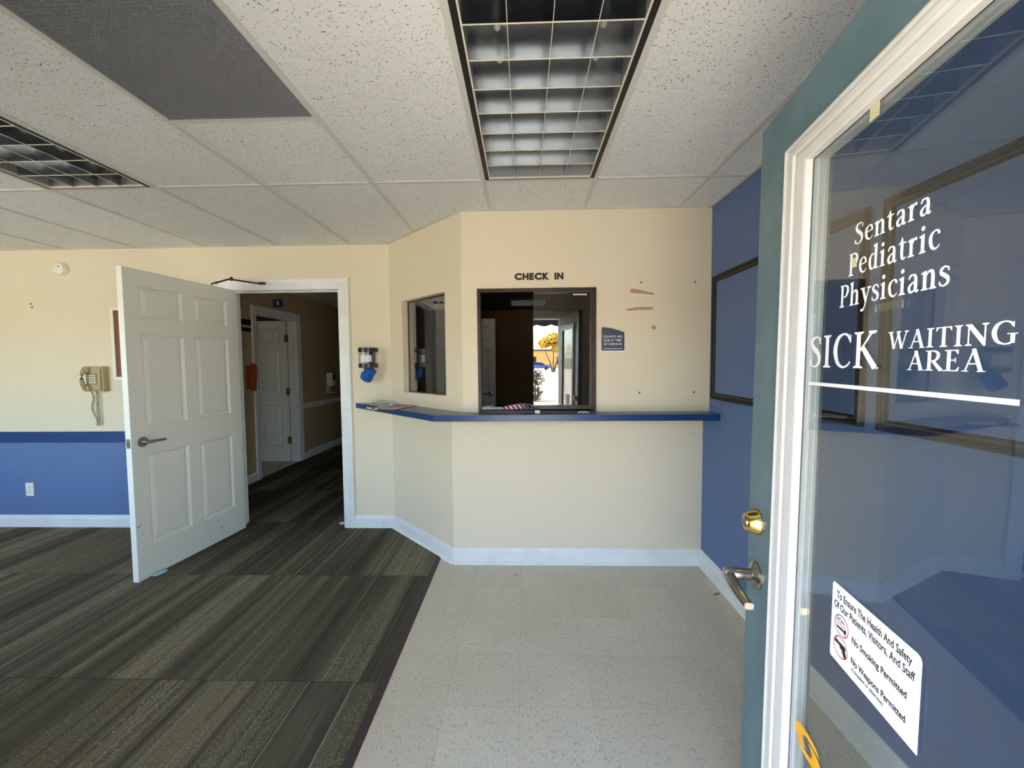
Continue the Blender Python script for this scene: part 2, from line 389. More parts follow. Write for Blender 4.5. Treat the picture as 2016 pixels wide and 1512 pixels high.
def text_mesh(s, size, bold=0.0, depth=0.0, sx=1.0, align='LEFT', space=1.0):
    cu = bpy.data.curves.new('lettering', 'FONT'); cu.body = s; cu.size = size; cu.offset = bold; cu.extrude = depth
    cu.align_x = align; cu.space_character = space; cu.resolution_u = 4
    o = bpy.data.objects.new('lettering', cu); COL.objects.link(o)
    dg = bpy.context.evaluated_depsgraph_get(); me = bpy.data.meshes.new_from_object(o.evaluated_get(dg))
    bpy.data.objects.remove(o); bpy.data.curves.remove(cu)
    bm = bmesh.new(); bm.from_mesh(me); bpy.data.meshes.remove(me)
    bmesh.ops.scale(bm, vec=(sx, 1, 1), verts=bm.verts[:])
    return bm
def fit_text(bm, x0, x1, z0, z1, y, cap=None):
    """lay a text mesh (xy) into the local xz plane, filling x0..x1 and z0..z1 (front towards -y)"""
    xs = [v.co.x for v in bm.verts]; ys = [v.co.y for v in bm.verts]
    ax, bx = min(xs), max(xs); ay, by = (min(ys), max(ys)) if cap is None else cap
    for v in bm.verts:
        v.co = Vector((x0 + (v.co.x - ax) / (bx - ax) * (x1 - x0), y - v.co.z, z0 + (v.co.y - ay) / (by - ay) * (z1 - z0)))
    return bm

# ------------------------------------------------------------------ room shell
H = 2.398; D1 = 2.758; D1b = 2.850; D2 = 3.4627; XR = 1.2193; XA = -1.113; XB = -0.4095; XB2 = -0.5015; YF = 0.15; XL = -6.4; TH = 0.12
S2 = math.sqrt(0.5); CT = 1.08
X0 = -0.2127; T = 0.6096; YC = 2.309

def floor_quad(name, pts, m, z=0.0, th=0.02):
    bm = bmesh.new(); prism(bm, pts, z - th, z); return struct(name, bm, m)
floor_quad('floor', [(-1.2, -0.2), (XR + 0.1, -0.2), (XR + 0.1, D1b + 0.15), (-0.62, D1b + 0.15), (-1.2, D2)], M['vct'])
floor_quad('floor_carpet', [(XL - 0.1, YF - 0.1), (-0.642, YF - 0.1), (-0.642, 2.985), (-1.11, D2 + 0.02), (-1.2, D2 + 0.2), (-1.2, 13.0), (-3.26, 13.0), (-3.26, D2 + 0.05), (XL - 0.1, D2 + 0.05)], M['carpet'], 0.006, 0.016)
bm = bmesh.new()
for p0, p1 in (((-0.642, YF), (-0.642, 2.985)),):
    a = [bm.verts.new((x, p0[1], z)) for x, z in ((-0.646, 0.0065), (-0.640, 0.008), (-0.607, 0.001))]
    b = [bm.verts.new((x, p1[1] + dy, z)) for x, z, dy in ((-0.646, 0.0065, 0), (-0.640, 0.008, -0.006), (-0.607, 0.001, -0.04))]
    for i in range(2): bm.faces.new((a[i], a[i + 1], b[i + 1], b[i]))
struct('trim_1', bm, M['strip'])
floor_quad('floor_office', [(-1.2, 2.97), (3.0, 2.97), (3.0, 8.0), (-1.2, 8.0)], M['carpet'], 0.0)
floor_quad('floor_exam', [(-6.4, 3.6), (-3.262, 3.6), (-3.262, 8.0), (-6.4, 8.0)], M['vct'], 0.004)

# walls (room face at local y=0, looking along +y)
w = struct('wall_left', wall_panel(XL, XA + 0.0, 0.0, 2.7, TH, [(-2.476, -1.540, -0.1, 2.040)]), [M['cream'], M['blue']])
w.location = (0, D2, 0)
# lower part of the left wall is painted blue: a painted field of its own thickness
bm = bmesh.new(); box(bm, XL, -2.562, D2 - 0.0012, D2 + 0.001, 0.0, 0.80); struct('wall_left_wainscot', bm, M['blue'])
bm = bmesh.new(); box(bm, XL, -2.562, D2 - 0.014, D2 + 0.002, 0.752, 0.846, 0.003); struct('trim_2', bm, M['navy_paint'])
ang = math.atan2(-1, 1)
LA = (D2 - D1) / S2; LAb = (D2 - D1b) / S2
w = struct('wall_angled', wall_panel(0, LA + 0.002, 0.0, 2.7, 0.10, [(LA - 0.795, LA - 0.190, 1.178, 1.908), (LAb, LA + 0.1, -0.1, CT - 0.02)]), M['cream'])
w.location = (XA, D2, 0); w.rotation_euler = (0, 0, ang)
w = struct('wall_check_in', wall_panel(XB, XR + 0.02, CT - 0.02, 2.7, 0.10, [(-0.304, 0.478, CT - 0.1, 1.897)]), M['cream']); w.location = (0, D1, 0)
w = struct('wall_check_in_lower', wall_panel(XB2, XR + 0.02, 0.0, CT - 0.02, 0.10), M['cream']); w.location = (0, D1b, 0)
w = struct('wall_right', wall_panel(-0.2, 2.98, 0, 2.7, TH), M['blue']); w.location = (XR, 3.0, 0); w.rotation_euler = (0, 0, -PI / 2)
WINS = [(-6.0, -4.55), (-4.35, -2.9)]
WZ = (0.78, 2.10)
w = struct('wall_front', wall_panel(-XR - 0.3, -XL + 0.2, 0, 2.7, 0.13, [(-0.478, 0.452, -0.1, 1.99)] + [(-b, -a, WZ[0], WZ[1]) for a, b in WINS]), M['cream']); w.location = (0, YF, 0); w.rotation_euler = (0, 0, PI)
w = struct('wall_far_left', wall_panel(-0.2, 4.2, 0, 2.7, TH), M['cream']); w.location = (XL, -0.2, 0); w.rotation_euler = (0, 0, PI / 2)
# hallway, examination room and office
w = struct('wall_hall_left', wall_panel(3.58, 13.0, 0, 2.7, TH, [(4.985, 5.885, -0.1, 2.04)]), M['olive']); w.location = (-3.25, 0, 0); w.rotation_euler = (0, 0, PI / 2)
w = struct('wall_hall_right', wall_panel(-13.0, -3.58, 0, 2.7, 0.06), M['olive']); w.location = (-1.24, 0, 0); w.rotation_euler = (0, 0, -PI / 2)
w = struct('wall_hall_end', wall_panel(-3.4, -1.1, 0, 2.7, TH), M['olive']); w.location = (0, 13.0, 0)
w = struct('wall_exam_side', wall_panel(3.4, 7.4, 0, 2.7, TH), M['olive']); w.location = (-6.4, 0, 0); w.rotation_euler = (0, 0, PI / 2)
w = struct('wall_exam_back', wall_panel(-6.5, -3.3, 0, 2.7, TH), M['olive']); w.location = (0, 7.2, 0)
w = struct('wall_office_back', wall_panel(-1.2, 3.1, 0, 2.7, TH), M['brown_wall']); w.location = (0, 7.9, 0)
w = struct('wall_office_right', wall_panel(-8.0, -2.9, 0, 2.7, TH), M['brown_wall']); w.location = (2.9, 0, 0); w.rotation_euler = (0, 0, -PI / 2)
w = struct('wall_office_left', wall_panel(3.6, 8.0, 0, 2.7, 0.04), M['brown_wall']); w.location = (-1.14, 0, 0); w.rotation_euler = (0, 0, PI / 2)
w = struct('wall_office_front', wall_panel(XR + 0.1, 3.1, 0, 2.7, 0.06), M['brown_wall']); w.location = (0, 2.95, 0)

# ceiling: lay-in tiles with openings for the fixtures
def ceil_holes():
    return [(X0, X0 + T, YC - 2 * T, YC), (X0 - 4 * T, X0 - 3 * T, YC - 2 * T, YC), (X0 - 2 * T, X0 - T, YC - 3 * T, YC - T)]
wbm = wall_panel(XL - 0.1, XR + 0.1, -0.1, D2 + 0.1, 0.015, ceil_holes())
for v in wbm.verts: v.co = Vector((v.co.x, v.co.z, H + 0.004 + v.co.y))
bmesh.ops.reverse_faces(wbm, faces=wbm.faces[:])
struct('ceiling', wbm, M['ceiling'])
bm = bmesh.new()
k = -10
while X0 + k * T < XR:
    x = X0 + k * T
    if x > XL: 
        yend = D1 if x > XB else (D2 if x < XA else D2 - (x - XA))
        box(bm, x - 0.012, x + 0.012, YF, yend, H - 0.001, H + 0.004)
    k += 1
for y, xa, xb in ((YC, XL, XR), (YC - T, X0 - 2 * T, X0 - T), (YC - 2 * T, XL, XR), (YC - 3 * T, X0 - 2 * T, X0 - T)):
    box(bm, xa, xb, y - 0.012, y + 0.012, H - 0.0012, H + 0.0042)
# wall angle
for a, b in (((XL, D2), (XA, D2)), ((XA, D2), (XB, D1)), ((XB, D1), (XR, D1)), ((XR, D1), (XR, YF))):
    d = Vector((b[0] - a[0], b[1] - a[1], 0)).normalized(); n = Vector((d.y, -d.x, 0)) * 0.02
    if a[0] == XR: n = Vector((-0.02, 0, 0))
    q = [Vector((*a, 0)), Vector((*b, 0)), Vector((*b, 0)) + n, Vector((*a, 0)) + n]
    lo = [bm.verts.new((p.x, p.y, H - 0.0008)) for p in q]; hi = [bm.verts.new((p.x, p.y, H + 0.004)) for p in q]
    bm.faces.new(lo); bm.faces.new(hi)
    for i in range(4): bm.faces.new((lo[i], lo[(i + 1) % 4], hi[(i + 1) % 4], hi[i]))
struct('ceiling_grid', bm, M['gridwhite'])
struct('ceiling_plenum', nbox(XL - 0.4, 3.2, -0.1, 13.2, 2.70, 2.76), M['plenum'])
bm = bmesh.new(); box(bm, -3.4, -1.14, D2 + 0.10, 13.0, H, H + 0.02); struct('ceiling_hall', bm, M['ceiling'])
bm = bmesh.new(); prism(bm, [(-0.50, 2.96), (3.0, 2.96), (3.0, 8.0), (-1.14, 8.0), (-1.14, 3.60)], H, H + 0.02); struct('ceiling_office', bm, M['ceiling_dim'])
bm = bmesh.new(); box(bm, -6.5, -3.4, D2 + 0.10, 8.0, H, H + 0.02); struct('ceiling_exam', bm, M['ceiling'])

# baseboards
def baseboard(name, a, b, h=0.112, th=0.014, shoe=False, m=None):
    a = Vector((*a, 0)); b = Vector((*b, 0)); d = (b - a); L = d.length; bm = bmesh.new()
    prof = [(0.0, 0.0), (-th, 0.0), (-th, h - 0.03), (-th * 0.72, h - 0.022), (-th * 0.72, h - 0.012), (-th * 0.35, h), (0.0, h)]
    if shoe: prof = [(0.0, 0.0), (-th - 0.012, 0.0), (-th - 0.011, 0.010), (-th - 0.005, 0.017), (-th, 0.018)] + prof[2:]
    A = [bm.verts.new((0, y, z)) for y, z in prof]; B = [bm.verts.new((L, y, z)) for y, z in prof]
    for i in range(len(prof)): bm.faces.new((A[i], B[i], B[(i + 1) % len(prof)], A[(i + 1) % len(prof)]))
    bm.faces.new(A); bm.faces.new(list(reversed(B))); bmesh.ops.recalc_face_normals(bm, faces=bm.faces[:])
    o = struct(name, bm, m or M['white']); o.location = a; o.rotation_euler = (0, 0, math.atan2(d.y, d.x)); return o
baseboard('baseboard_left', (XL, D2), (-2.562, D2))
baseboard('baseboard_door_side', (-1.454, D2), (XA, D2))
baseboard('baseboard_angled', (XA, D2), (XB2, D1b), shoe=True)
baseboard('baseboard_check_in', (XB2, D1b), (XR, D1b), shoe=True)
baseboard('baseboard_right', (XR, D1b), (XR, YF), shoe=True)
baseboard('baseboard_hall', (-3.25, 5.97), (-3.25, 13.0))
baseboard('baseboard_hall_near', (-3.25, 3.58), (-3.25, 4.90))
bm = nbox(-3.25, -3.232, 5.975, 13.0, 0.755, 0.835, 0.003); struct('trim_5', bm, M['white'])

# door casings
def casing(name, u0, u1, top, w, parent_loc, rz, depth, m):
    """casing round an opening u0..u1 up to top; local y=0 is the room face, jamb runs back to depth"""
    bm = bmesh.new()
    prof = [(0.0, 0.001), (0.0, -0.018), (0.012, -0.019), (w * 0.45, -0.013), (w * 0.8, -0.011), (w, -0.009), (w, 0.002)]
    # left leg, head, right leg as one mitred strip
    def loop(ins, y):
        a0, a1, t = u0 - w + ins, u1 + w - ins, top + w - ins
        return [(a0, y, 0.0), (a0, y, t), (a1, y, t), (a1, y, 0.0)]
    L = [[bm.verts.new(p) for p in loop(i, y)] for i, y in prof]
    for A, B in zip(L, L[1:]):
        for i in range(3): bm.faces.new((A[i], A[i + 1], B[i + 1], B[i]))
    # jambs and head with a stop
    for x0, x1, z0, z1 in ((u0 - 0.004, u0 + 0.008, 0, top), (u1 - 0.008, u1 + 0.004, 0, top), (u0, u1, top - 0.008, top + 0.004)):
        box(bm, x0, x1, -0.004, depth + 0.004, z0, z1)
    for x0, x1, z0, z1 in ((u0 + 0.008, u0 + 0.019, 0, top - 0.008), (u1 - 0.019, u1 - 0.008, 0, top - 0.008), (u0 + 0.008, u1 - 0.008, top - 0.019, top - 0.008)):
        box(bm, x0, x1, 0.046, 0.085, z0, z1)
    bmesh.ops.recalc_face_normals(bm, faces=bm.faces[:])
    o = struct(name, bm, m); o.location = parent_loc; o.rotation_euler = (0, 0, rz); return o
casing('trim_3', -2.476, -1.540, 2.040, 0.086, (0, D2, 0), 0, TH, M['white'])
casing('trim_4', 4.985, 5.885, 2.040, 0.086, (-3.25, 0, 0), PI / 2, TH, M['white'])
casing('trim_6', -0.478, 0.452, 1.99, 0.09, (0, YF, 0), PI, 0.13, M['white'])

# front windows (behind the camera; they light the room)
for i, (a, b) in enumerate(WINS):
    r = struct_root('window_%d' % (i + 3), ((a + b) / 2, 0.085, 0))
    hw = (b - a) / 2; bm = bmesh.new()
    sweep_rect(bm, -hw, hw, WZ[0], WZ[1], [(0, 0.03), (0, -0.03), (0.045, -0.03), (0.045, 0.03), (0, 0.03)])
    bmesh.ops.recalc_face_normals(bm, faces=bm.faces[:])
    link_mesh('window_frame', bm, M['bronze'], r)
    link_mesh('window_pane', nbox(-hw + 0.045, hw - 0.045, -0.003, 0.003, WZ[0] + 0.045, WZ[1] - 0.045), M['glass'], r)
    link_mesh('window_sill', nbox(-hw - 0.03, hw + 0.03, 0.03, 0.12, WZ[0] - 0.03, WZ[0], 0.004), M['white'], r)

# ------------------------------------------------------------------ six-panel doors
def six_panel(w, z0, z1, cols, rows, th):
    """leaf in local xz plane, faces at y=0 and y=th, moulded panels on both"""
    bm = bmesh.new()
    us = sorted({0.0, w, *[c for cc in cols for c in cc]}); zs = sorted({z0, z1, *[r for rr in rows for r in rr]})
    rings = [(0.0, 0.0), (0.013, 0.0115), (0.020, 0.012), (0.042, 0.0035)]
    for side in (0, 1):
        yy = (lambda d: d) if side == 0 else (lambda d: th - d)
        for i in range(len(us) - 1):
            for j in range(len(zs) - 1):
                pan = (us[i], us[i + 1]) in cols and (zs[j], zs[j + 1]) in rows
                q = lambda ins, d: [bm.verts.new(p) for p in ((us[i] + ins, yy(d), zs[j] + ins), (us[i + 1] - ins, yy(d), zs[j] + ins), (us[i + 1] - ins, yy(d), zs[j + 1] - ins), (us[i] + ins, yy(d), zs[j + 1] - ins))]
                if not pan: bm.faces.new(q(0, 0)); continue
                L = [q(*r) for r in rings]
                for A, B in zip(L, L[1:]):
                    for k in range(4): bm.faces.new((A[k], A[(k + 1) % 4], B[(k + 1) % 4], B[k]))
                bm.faces.new(L[-1])
    for f in (((0, 0, z0), (0, th, z0), (0, th, z1), (0, 0, z1)), ((w, 0, z0), (w, 0, z1), (w, th, z1), (w, th, z0)), ((0, 0, z0), (w, 0, z0), (w, th, z0), (0, th, z0)), ((0, 0, z1), (0, th, z1), (w, th, z1), (w, 0, z1))):
        bm.faces.new([bm.verts.new(p) for p in f])
    bmesh.ops.remove_doubles(bm, verts=bm.verts[:], dist=1e-5)
    bmesh.ops.recalc_face_normals(bm, faces=bm.faces[:])
    return bm
COLS = [(0.100, 0.402), (0.496, 0.798)]; ROWS = [(0.225, 0.828), (1.008, 1.616), (1.719, 1.924)]
def lever_set(parent, x, z, to=1, face=0.0, out=-1, m=None, length=0.115):
    """round rose with a lever handle; to=+1 points along +x"""
    m = m or M['nickel_dark']; bm = bmesh.new()
    mt = Matrix.Translation((x, face, z)) @ Matrix.Rotation(PI / 2 if out < 0 else -PI / 2, 4, 'X')
    lathe(bm, [(0.0, 0.0), (0.033, 0.0), (0.033, 0.006), (0.029, 0.011), (0.016, 0.013), (0.0125, 0.02), (0.0115, 0.045), (0.0, 0.046)], mt, 28)
    y = face + out * 0.048
    tube(bm, [(x - to * 0.012, y, z), (x + to * 0.01, y, z), (x + to * 0.05, y + out * 0.004, z + 0.001), (x + to * length, y, z - 0.001)], [0.010, 0.0115, 0.009, 0.0075], 12)
    return link_mesh('lever_handle', bm, m, parent, True)

# waiting-room door, standing open
Fp = Vector((-2.490, 2.540, 0)); Hp = Vector((-2.398, 3.440, 0)); dv = (Hp - Fp).normalized()
door1 = struct_root('door_1', Fp, math.atan2(dv.y, dv.x)); door1['label'] = 'white six-panel door standing open into the carpeted waiting room'
link_mesh('door_leaf', six_panel(0.905, 0.012, 2.030, COLS, ROWS, 0.040), M['door_white'], door1)
lever_set(door1, 0.072, 0.915, 1); lever_set(door1, 0.072, 0.915, 1, 0.040, 1)
bm = bmesh.new(); box(bm, -0.0015, 0.001, 0.006, 0.034, 0.885, 0.945); o = link_mesh('latch_plate', bm, M['nickel_dark'], door1)
link_mesh('latch_bolt', nbox(-0.009, 0.001, 0.012, 0.027, 0.905, 0.928, 0.002), M['nickel_dark'], o)
for z in (0.25, 1.02, 1.80):
    bm = bmesh.new(); lathe(bm, [(0, 0), (0.006, 0.0), (0.006, 0.09), (0, 0.09)], Matrix.Translation((0.909, 0.044, z)), 12); link_mesh('hinge', bm, M['nickel_dark'], door1)
for pts in (((0.006, 0.372), (0.022, 0.376), (0.040, 0.381), (0.041, 0.379), (0.022, 0.371), (0.008, 0.364)), ((0.640, 0.108), (0.652, 0.118), (0.663, 0.121), (0.660, 0.112), (0.648, 0.104)), ((0.545, 0.083), (0.551, 0.092), (0.555, 0.083), (0.550, 0.078))):
    bm = bmesh.new(); bm.faces.new([bm.verts.new((a, -0.0004, b)) for a, b in pts]); link_mesh('scuff_mark', bm, M['scuff'], door1)
# overhead closer arm between door head and casing
bm = bmesh.new()
tube(bm, [(0.68, 0.016, 2.034), (0.685, 0.016, 2.050), (0.70, -0.02, 2.054)], 0.006, 8)
tube(bm, [(0.69, 0.0, 2.052), (0.835, -0.022, 2.115)], 0.007, 8)
lathe(bm, [(0, 0), (0.010, 0), (0.010, 0.03), (0, 0.03)], Matrix.Translation((0.835, -0.022, 2.097)), 12)
tube(bm, [(0.835, -0.022, 2.108), (0.872, -0.20, 2.08), (0.874, -0.235, 2.076)], [0.007, 0.007, 0.006], 8)
box(bm, 0.866, 0.892, -0.285, -0.23, 2.066, 2.086, 0.003)
o = link_mesh('closer_arm', bm, M['bronze'], door1); o['label'] = 'dark bronze folding closer arm'

# examination room door leaf, swung into that room
door3 = struct_root('door_3', (-3.385, 5.885, 0), PI)
link_mesh('door_leaf', six_panel(0.90, 0.012, 2.030, COLS, ROWS, 0.035), M['door_white'], door3)
for z in (0.32, 1.02, 1.78):
    bm = bmesh.new(); lathe(bm, [(0, 0), (0.008, 0.0), (0.008, 0.10), (0, 0.10)], Matrix.Translation((-0.012, 0.050, z - 0.05)), 12)
    box(bm, -0.040, -0.012, 0.046, 0.052, z - 0.05, z + 0.05); box(bm, -0.012, 0.016, 0.034, 0.05, z - 0.05, z + 0.05); link_mesh('hinge', bm, M['gold_hinge'], door3)
# office door leaf behind the check-in window
door4 = struct_root('door_4', (-1.10, 5.88, 0), 0.0)
link_mesh('door_leaf', six_panel(0.70, 0.012, 2.030, [(0.09, 0.30), (0.40, 0.61)], ROWS, 0.040), M['door_white'], door4)
lever_set(door4, 0.63, 0.97, -1)

# ------------------------------------------------------------------ entrance door with glass (right foreground)
fe = Vector((0.594, 1.082, 0)); Xl = Vector((-0.141, -0.990, 0)).normalized(); Yl = Vector((-Xl.y, Xl.x, 0)); TILT = -0.0131
door2 = struct_root('door_2', fe - Yl * (1.6 * 0.0131), 0.0); door2.rotation_euler = (TILT, 0, math.atan2(Xl.y, Xl.x))
door2['label'] = 'blue green entrance door with a white framed glass lite standing open'
DW = 0.940; DT = 1.976; LX0, LX1, LZ0, LZ1 = 0.165, 0.787, 0.23, 1.838
bm = wall_panel(0.0, DW, 0.008, DT, 0.044, [(LX0, LX1, LZ0, LZ1)]); link_mesh('door_leaf', bm, M['teal'], door2)
def sweep_lite(bm, prof, kz=0.64):
    loops = []
    for i, y in prof:
        a0, a1, b0, b1 = 0.146 + i, 0.806 - i, 0.21 + i * kz, 1.860 - i * kz
        loops.append([bm.verts.new(p) for p in ((a0, y, b0), (a1, y, b0), (a1, y, b1), (a0, y, b1))])
    for A, B in zip(loops, loops[1:]):
        for k in range(4): bm.faces.new((A[k], A[(k + 1) % 4], B[(k + 1) % 4], B[k]))
    bmesh.ops.recalc_face_normals(bm, faces=bm.faces[:]); return bm
link_mesh('lite_frame', sweep_lite(bmesh.new(), [(0, 0.001), (0, -0.010), (.010, -.013), (.016, -.0085), (.024, -.0085), (.029, -.014), (.045, -.013), (.050, -.0085), (.056, -.0085), (.062, -.0125), (.086, -.0100), (.091, -.0080), (.0915, .0032)]), M['lite_white'], door2)
link_mesh('lite_frame', sweep_lite(bmesh.new(), [(0, 0.043), (0, 0.054), (.02, .058), (.05, .056), (.064, .052), (.0885, .034), (.0895, .028), (.0885, .026), (.0885, .020), (.0905, .018), (.0895, .012), (.0915, .010), (.0915, .0062)]), M['lite_white'], door2)
GX0, GX1, GZ0, GZ1 = 0.233, 0.719, 0.265, 1.805
pane = link_mesh('glass_pane', nbox(GX0, GX1, 0.0032, 0.0062, GZ0, GZ1), M['glass'], door2)
GY = 0.0027
# hardware
bm = bmesh.new(); mt = Matrix.Translation((0.056, 0, 1.010)) @ Matrix.Rotation(PI / 2, 4, 'X')
lathe(bm, [(0.0, 0.0), (0.031, 0.0), (0.031, 0.004), (0.0285, 0.008), (0.0225, 0.026), (0.0195, 0.029), (0.0195, 0.030), (0.0, 0.030)], mt, 36)
dbolt = link_mesh('deadbolt', bm, M['brass'], door2, True); dbolt['label'] = 'polished brass deadbolt cylinder'
bm = bmesh.new(); lathe(bm, [(0.0, 0.029), (0.013, 0.029), (0.013, 0.032), (0.011, 0.033), (0.0, 0.033)], mt, 24); link_mesh('key_plug', bm, M['nickel'], dbolt, True)
bm = bmesh.new(); box(bm, 0.0552, 0.0568, -0.0336, -0.032, 1.003, 1.017); link_mesh('keyhole', bm, M['ink'], dbolt)
bm = bmesh.new(); LZ = 0.877; mt = Matrix.Translation((0.060, 0, LZ)) @ Matrix.Rotation(PI / 2, 4, 'X')
lathe(bm, [(0.0, 0.0), (0.0335, 0.0), (0.0335, 0.004), (0.030, 0.008), (0.018, 0.012), (0.0145, 0.016), (0.0140, 0.030), (0.0130, 0.031), (0.0130, 0.034), (0.0145, 0.035), (0.0145, 0.070), (0.0130, 0.075), (0.0, 0.075)], mt, 36)
lev = link_mesh('lever_handle', bm, M['nickel'], door2, True); lev['label'] = 'satin nickel lever handle with round rose'
# lever blade: points towards the hinge side and droops
bm = bmesh.new(); secs = []
for t in range(11):
    f = t / 10; x = 0.054 + 0.104 * f; y = -0.064 - 0.002 * math.sin(f * PI) + 0.012 * f * f; z = LZ - 0.001 - 0.026 * f ** 1.15
    hh = 0.0145 * (1 - f) + 0.0080 * f; tt = 0.0115 * (1 - f) + 0.0100 * f
    secs.append([bm.verts.new((x, y + tt * math.copysign(abs(math.cos(a)) ** 0.6, math.cos(a)), z + hh * math.copysign(abs(math.sin(a)) ** 0.6, math.sin(a)))) for a in [2 * PI * k / 14 for k in range(14)]])
for A, B in zip(secs, secs[1:]):
    for k in range(14): bm.faces.new((A[k], A[(k + 1) % 14], B[(k + 1) % 14], B[k]))
bm.faces.new(secs[0]); bm.faces.new(secs[-1]); bmesh.ops.recalc_face_normals(bm, faces=bm.faces[:])
link_mesh('lever_blade', bm, M['nickel'], lev, True)
for z in (0.877, 1.010):
    bm = bmesh.new(); box(bm, -0.0012, 0.001, 0.009, 0.035, z - 0.03, z + 0.03); link_mesh('latch_plate', bm, M['nickel'], door2)

# ---- serif lettering drawn stroke by stroke (flat vinyl)
def cr(pts, n=9):
    out = []; P = [pts[0]] + list(pts) + [pts[-1]]
    for i in range(1, len(P) - 2):
        for k in range(n):
            t = k / n; a, b, c, d = P[i - 1], P[i], P[i + 1], P[i + 2]
            out.append(tuple(0.5 * ((2 * b[j]) + (-a[j] + c[j]) * t + (2 * a[j] - 5 * b[j] + 4 * c[j] - d[j]) * t * t + (-a[j] + 3 * b[j] - 3 * c[j] + d[j]) * t ** 3) for j in range(len(b))))
    out.append(tuple(pts[-1])); return out
def poly(*p): return ('P', list(p))
def rib(*p): return ('R', cr(p))            # smooth ribbon, points (x, y, width)
def lin_(*p): return ('R', list(p))         # straight ribbon
TK, TN, SH = 0.150, 0.058, 0.042
def rect(x0, x1, y0, y1): return poly((x0, y0), (x1, y0), (x1, y1), (x0, y1))
def serif(x, y, w=0.30, up=True):           # bracketed slab serif
    s = 1 if up else -1
    return poly((x - w / 2, y), (x + w / 2, y), (x + w / 2, y + s * SH * 0.8), (x + TK * 0.52, y + s * SH * 1.9), (x - TK * 0.52, y + s * SH * 1.9), (x - w / 2, y + s * SH * 0.8))
def stem(x, y0, y1, w=TK): return rect(x - w / 2, x + w / 2, y0, y1)
def flag_(x, y): return poly((x - TK / 2 - 0.09, y - 0.075), (x - TK / 2 - 0.09, y - 0.045), (x + TK / 2, y + 0.02), (x + TK / 2, y - 0.15), (x - TK / 2, y - 0.13))
XH = 0.66
